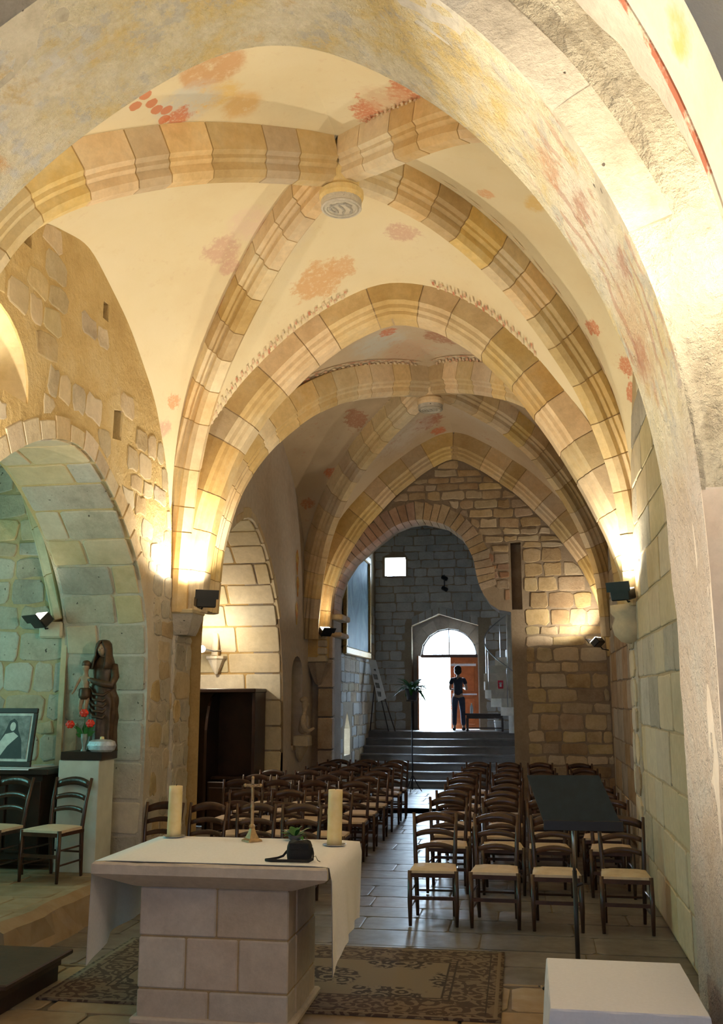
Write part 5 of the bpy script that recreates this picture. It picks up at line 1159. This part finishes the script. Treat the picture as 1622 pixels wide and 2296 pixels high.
def flat(pts, y, mat, nm): o = ob(nm, [tl @ Vector((x, y, z)) for x, z in pts], [tuple(range(len(pts)))], mat, pic)
oval = lambda cx, cz, rx, rz, k=18: [(cx + rx * math.cos(2 * PI * i / k), cz + rz * math.sin(2 * PI * i / k)) for i in range(k)]
flat([(-.15, .08), (.16, .08), (.13, .26), (.08, .36), (.06, .44), (.02, .475), (-.03, .45), (-.06, .36), (-.12, .24)], .0075, 'picture_dark', 'veil_shape')
flat([(-.17, .08), (-.10, .08), (-.02, .2), (.09, .30), (.03, .34), (-.06, .32), (-.14, .2)], .007, 'picture_light', 'cloak_shape'); flat(oval(.015, .395, .032, .045), .0068, 'picture_light', 'face_shape')

# ---- confessional booth in the far chapel
e = tag(empty('confessional', (-4.63, 14.72, 0)), 'dark wooden confessional booth standing in the far chapel', 'confessional')
MB().box((-.75, .28, 0), (.60, .32, 2.02)).obj('back_board', 'wood_dark', e); MB().box((-.78, -.32, 2.0), (.62, .33, 2.06), .01).obj('top_board', 'wood_dark', e)
for x in (-.76, .57): MB().box((x, -.30, 0), (x + .045, .30, 2.0), .006).obj('side_panel', 'wood_dark', e)
V = []; pts = [(-.30, 0), (.28, 0), (.28, 2.0), (.12, 1.99), (-.05, 1.92), (-.18, 1.8), (-.26, 1.62), (-.30, 1.45)]
MB().add([(x, a, b) for x in (-.16, -.12) for a, b in pts], [tuple(range(7, -1, -1)), tuple(range(8, 16))] + [(i, (i + 1) % 8, 8 + (i + 1) % 8, 8 + i) for i in range(8)]).obj('partition', 'wood_dark', e)
MB().box((-.11, -.1, .72), (.56, .28, .76)).obj('bench_board', 'wood_dark', e); hd = MB().box((-.11, -.26, .0), (.56, -.22, .70), .01).obj('half_door', 'wood_dark', e)
for (a, b) in ((-.08, .20), (.24, .53)): MB().box((a, -.275, .08), (b, -.262, .62), .008).obj('door_panel', 'wood_dark', hd)
# hanging globe lamp by the far chapel window
c = atY(453, 1455, 14.4); e = tag(empty('globe_lamp', tuple(c)), 'small lit globe lamp beside the left pier', 'lamp')
ball(MB(), (0, 0, 0), .055, 16, 10).obj('globe', 'globe_glass', e, True); _l = bpy.data.lights.new('globe_light', 'POINT'); _l.energy = 45; _l.color = WARM; _l.shadow_soft_size = .06; _lo = bpy.data.objects.new('globe_light', _l); COL.objects.link(_lo); _lo.location = c + Vector((.02, -.12, .02)); MB().tube([(.05, .02, 0), (.16, .1, -.03), (.24, .2, -.02)], .012, 6).obj('arm', 'metal_grey', e)

# ---- bust on bracket in the niche of the left wall
c = Vector((-3.66, 15.95, 0))
e = tag(empty('wall_bracket', (-3.72, 15.95, 1.02)), 'stone bracket below the plaster bust', 'bracket')
MB().box((-.04, -.17, .13), (.2, .17, .30), .015).obj('shelf_block', 'stone_ashlar', e); MB().lathe([(.02, -.12), (.06, -.04), (.12, .08), (.14, .13)], 12, (.04, 0, 0)).obj('console', 'stone_brown', e)
e = tag(empty('plaster_bust', (-3.62, 15.93, 1.325)), 'pale plaster bust standing in the wall niche', 'bust')
skin('torso', [(0, 0, .0, .10, .13), (0, 0, .16, .10, .15), (0, 0, .29, .075, .10), (.01, 0, .36, .042), (.02, 0, .43, .05), (.025, 0, .50, .068, .062), (.025, 0, .575, .06), (.02, -.14, .27, .05), (.03, -.17, .14, .045), (.10, -.12, .06, .035), (.20, -.06, .12, .02), (.02, .14, .27, .05), (.03, .17, .12, .05)],
     [(0, 1), (1, 2), (2, 3), (3, 4), (4, 5), (5, 6), (2, 7), (7, 8), (8, 9), (9, 10), (2, 11), (11, 12)], 'plaster_bust', e)
mb = MB(); ball(mb, (.085, -.005, .49), .016, 8, 6, (1, .8, 1.5)); mb.obj('nose', 'plaster_bust', e, True); ball(MB(), (.0, 0, .565), .068, 12, 8, (1, .95, .75)).obj('hair', 'plaster_bust', e, True)

# ---- large painting in the porch
e = tag(empty('painting', (-3.87, 22.4, 2.84)), 'large gilt framed blue grey painting on the porch wall', 'painting')
for a, b in (((0, -1.7, 0), (.09, 1.7, .16)), ((0, -1.7, 2.34), (.09, 1.7, 2.5)), ((0, -1.7, .16), (.09, -1.54, 2.34)), ((0, 1.54, .16), (.09, 1.7, 2.34))): MB().box(a, b, .02).obj('frame_bar', 'gilt', e)
t = NT('painting_canvas'); t.color(t.ramp(t.noise(1.4, 5, .6, t.obj(), .8), [(.3, (.05, .10, .13, 1)), (.55, (.16, .27, .33, 1)), (.75, (.33, .42, .45, 1))])); t.rough(.65)
MB().box((0, -1.54, .16), (.04, 1.54, 2.34)).obj('canvas', 'painting_canvas', e)
# ---- display board on easel
e = tag(empty('display_easel', (-3.46, 23.9, 1.12)), 'white display board on a tall easel left of the door', 'easel')
def eq(x, y): p = atY(x, y, 23.9); return Vector((p.x + 3.5, 0, p.z - 1.12))
a, b, c, d = eq(823, 1478), eq(839, 1480), eq(864, 1566), eq(846, 1574)
MB().add([p + Vector((0, k, 0)) for k in (-.1, -.08) for p in (a + Vector((0, .12, 0)), b + Vector((0, .12, 0)), c, d)], [(3, 2, 1, 0), (4, 5, 6, 7), (0, 1, 5, 4), (1, 2, 6, 5), (2, 3, 7, 6), (3, 0, 4, 7)]).obj('board', 'paper', e)
for k in range(3):
    f0 = .35 + .2 * k; p0 = a.lerp(d, f0) + Vector((.03, -.105 + .12 * (1 - f0), 0)); p1 = a.lerp(d, f0 + .12) + Vector((.03, -.105 + .12 * (1 - f0 - .12), 0)); w_ = (b - a) * .55
    MB().add([p0, p0 + w_, p1 + w_, p1], [(0, 1, 2, 3)]).obj('print', 'picture_grey', e)
for p, q in ((eq(838, 1500), eq(883, 1640)), (eq(836, 1500), eq(868, 1640)), (eq(834, 1520) + Vector((0, .3, 0)), eq(820, 1640) + Vector((0, .45, 0)))): q.z = 0; MB().tube([p, q], .014, 6).obj('leg', 'wood_dark', e)
# ---- potted plant on tall stand
R = random.Random(9); e = leafy('potted_plant', (-2.42, 20.9, 0), [(R.uniform(0, 2 * PI), R.uniform(.38, .62), R.uniform(.03, .06), R.uniform(.25, 1.1), R.uniform(.3, .8)) for _ in range(34)], 'leafy potted plant on a tall iron stand before the steps', 2.08)
MB().lathe([(.09, 1.87), (.10, 1.88), (.135, 2.07), (.145, 2.075), (.145, 2.10), (.125, 2.10), (.12, 2.06)], 18).obj('flower_pot', 'pot', e, True)
MB().tube([(0, 0, .05), (0, 0, 1.86)], .014, 8).obj('stand_pole', 'iron', e); MB().lathe([(.12, 1.845), (.12, 1.865)], 14).obj('stand_plate', 'iron', e)
for k in range(3): a = k * 2.1 + .4; MB().tube([(0, 0, .35), (.12 * math.cos(a), .12 * math.sin(a), .12), (.2 * math.cos(a), .2 * math.sin(a), .01)], .010, 6).obj('stand_foot', 'iron', e)

# ---- person standing in the doorway
pe = tag(empty('person', (-1.72, 24.95, 1.122), PI), 'person in dark t-shirt and jeans standing in the bright doorway, hands held together', 'person')
s = 1.0
J = [(0, 0, .84, .11, .085), (0, .01, .98, .105, .08), (0, .01, 1.12, .115, .085), (0, 0, 1.24, .11, .075), (0, -.005, 1.32, .045), (0, -.01, 1.37, .042), (0, -.015, 1.44, .066, .075), (0, -.01, 1.52, .064, .07),
     (.15, 0, 1.25, .045), (.19, .01, 1.10, .038), (.20, .0, .99, .033), (.12, -.14, 1.0, .026), (.05, -.2, 1.04, .02), (-.15, 0, 1.25, .045), (-.19, .01, 1.10, .038), (-.21, 0, .99, .033), (-.14, -.14, 1.03, .026), (-.05, -.2, 1.07, .02),
     (.085, 0, .78, .082), (.10, -.01, .45, .056), (.105, .01, .12, .04), (.11, -.06, .035, .035), (.115, -.13, .025, .028), (-.085, 0, .78, .082), (-.105, -.01, .45, .056), (-.12, .015, .12, .04), (-.13, -.05, .035, .035), (-.14, -.12, .025, .028)]
ED = [(0, 1), (1, 2), (2, 3), (3, 4), (4, 5), (5, 6), (6, 7), (3, 8), (8, 9), (9, 10), (10, 11), (11, 12), (3, 13), (13, 14), (14, 15), (15, 16), (16, 17), (0, 18), (18, 19), (19, 20), (20, 21), (21, 22), (0, 23), (23, 24), (24, 25), (25, 26), (26, 27)]
skin('body', J, ED, 'skin', pe)
for hx_, hz in ((.04, 1.04), (-.04, 1.07)):
    for k in range(4): MB().tube([(hx_, -.205, hz + .012 - .012 * k), (hx_ * .2, -.23, hz + .014 - .012 * k), (-hx_ * .5, -.225, hz + .01 - .012 * k)], [.008, .008, .006], 6).obj('finger', 'skin', pe, True)
    MB().tube([(hx_, -.2, hz + .015), (hx_ * .5, -.22, hz + .045)], [.009, .007], 6).obj('thumb', 'skin', pe, True)
skin('tshirt', [(0, 0, .80, .128, .105), (0, .01, .98, .118, .092), (0, .01, 1.12, .128, .096), (0, 0, 1.24, .12, .088), (0, 0, 1.30, .06), (.15, 0, 1.25, .06), (.19, .01, 1.11, .055), (-.15, 0, 1.25, .06), (-.19, .01, 1.11, .055)], [(0, 1), (1, 2), (2, 3), (3, 4), (3, 5), (5, 6), (3, 7), (7, 8)], 'shirt', pe)
skin('jeans', [(0, 0, .88, .118, .098), (.085, 0, .76, .095), (.10, -.01, .45, .068), (.107, .01, .1, .058), (-.085, 0, .76, .095), (-.105, -.01, .45, .068), (-.12, .015, .1, .058)], [(0, 1), (1, 2), (2, 3), (0, 4), (4, 5), (5, 6)], 'jeans', pe)
mb = MB(); ball(mb, (0, .02, 1.50), .092, 16, 12, (1, 1.05, 1.0)); ball(mb, (.0, .06, 1.43), .075, 14, 10, (1.1, .8, 1.1)); ball(mb, (.06, .02, 1.44), .045, 10, 8, (.8, 1, 1.4)); ball(mb, (-.06, .02, 1.44), .045, 10, 8, (.8, 1, 1.4)); mb.obj('hair', 'hair', pe, True)
mb = MB(); ball(mb, (0, -.095, 1.445), .014, 8, 6, (.8, 1, 1.5)); mb.obj('nose', 'skin', pe, True)
for sx in (-1, 1):
    ball(MB(), (sx * .026, -.083, 1.465), .009, 8, 6, (1.3, .5, .7)).obj('eye', 'hair', pe); ball(MB(), (sx * .07, -.01, 1.45), .018, 8, 6, (.5, 1, 1.5)).obj('ear', 'skin', pe)
    MB().tube([(sx * .113, .05, .03), (sx * .118, -.06, .035), (sx * .125, -.15, .025)], [.038, .042, .03], 10).obj('shoe', 'black_cloth', pe, True)
MB().tube([(-.02, -.083, 1.405), (0, -.088, 1.403), (.02, -.083, 1.405)], .005, 6).obj('mouth', 'red_paint', pe)

# ---- bench, bottle, bucket near the door
e = tag(empty('bench_table', (-1.05, 24.35, 1.12)), 'low dark bench table right of the doorway', 'bench')
MB().box((-.47, -.17, .38), (.47, .17, .42), .006).obj('top', 'wood_dark', e); MB().box((-.43, -.15, .30), (.43, .15, .38)).obj('apron', 'wood_dark', e)
for sx in (-1, 1):
    for sy in (-1, 1): MB().box((sx * .42 - .022, sy * .14 - .022, 0), (sx * .42 + .022, sy * .14 + .022, .31)).obj('leg', 'wood_dark', e)
MB().box((-.42, -.012, .06), (.42, .012, .09)).obj('stretcher', 'wood_dark', e)
e = tag(empty('water_bottle', (-1.36, 24.3, 1.541)), 'clear water bottle standing on the bench table', 'bottle')
MB().lathe([(.035, 0), (.038, .01), (.038, .14), (.03, .18), (.014, .21), (.014, .225)], 14).obj('bottle_body', 'water', e, True); MB().lathe([(.016, .225), (.016, .245)], 10).obj('cap', 'white_paint', e)
e = tag(empty('white_bucket', (-.72, 24.8, 1.122)), 'white bucket on the landing under the spiral stairs', 'bucket')
MB().lathe([(.10, 0), (.125, .22), (.132, .225), (.132, .24), (.12, .24), (.1, .02)], 18).obj('pail', 'white_paint', e, True); MB().tube([(.13 * math.cos(k * PI / 8), -.05, .23 - .08 * math.sin(k * PI / 8)) for k in range(9)], .004, 5).obj('handle', 'metal_grey', e)

# ---- spiral stair at the right of the porch
e = tag(empty('spiral_staircase', (-.35, 23.3, 0)), 'pale stone spiral stairs with thin rail beside the door', 'stairs')
R0, R1 = .10, .66; n = 15
for k in range(n):
    a0 = math.radians(320 - k * 24); a1 = a0 - math.radians(26); z = 1.14 + .19 * k; V = []
    for zz_ in (z, z + .19):
        for (r, a) in ((R0, a0), (R1, a0), (R1, (a0 + a1) / 2), (R1, a1), (R0, a1)): V.append((r * math.cos(a), r * math.sin(a), zz_))
    ob('tread', V, [(4, 3, 2, 1, 0), (5, 6, 7, 8, 9)] + [(i, (i + 1) % 5, 5 + (i + 1) % 5, 5 + i) for i in range(5)], 'stair_stone', e)
MB().tube([(0, 0, 1.12), (0, 0, 4.3)], .11, 14).obj('newel', 'stair_stone', e, True)
for k in (0, 2, 4, 6, 8, 10, 12): a = math.radians(320 - k * 24 - 12); z = 1.14 + .19 * (k + 1); MB().tube([(R1 * .95 * math.cos(a), R1 * .95 * math.sin(a), z), (R1 * .95 * math.cos(a), R1 * .95 * math.sin(a), z + .85)], .010, 6).obj('baluster', 'metal_grey', e)
MB().tube([(R1 * .95 * math.cos(math.radians(320 - k * 12 - 6)), R1 * .95 * math.sin(math.radians(320 - k * 12 - 6)), 1.14 + .095 * (k + 2) + .85) for k in range(25)], .014, 6).obj('handrail', 'metal_grey', e, True)
c = atY(1123, 1535, 22.3); e = tag(empty('wall_sign', (c.x, c.y, c.z)), 'small red and white sign on the stair newel', 'sign')
MB().box((-.06, -.01, -.09), (.06, .01, .09), .004).obj('plate', 'red_sign', e); MB().box((-.022, -.014, -.05), (.022, -.0105, .05)).obj('symbol', 'white_paint', e); MB().box((-.035, -.014, .02), (.035, -.0105, .04)).obj('symbol', 'white_paint', e)
e = tag(empty('porch_spotlights', (-2.05, 25.28, 4.84)), 'pair of small dark spotlights on the porch wall', 'spotlight')
MB().tube([(0, .1, -.2), (0, .02, -.2), (0, .02, .2)], .012, 6).obj('bracket', 'iron', e)
for z in (.14, -.14): MB().tube([(-.04, -.02, z), (.06, -.10, z - .06)], .055, 10).obj('lamp_head', 'metal_black', e)
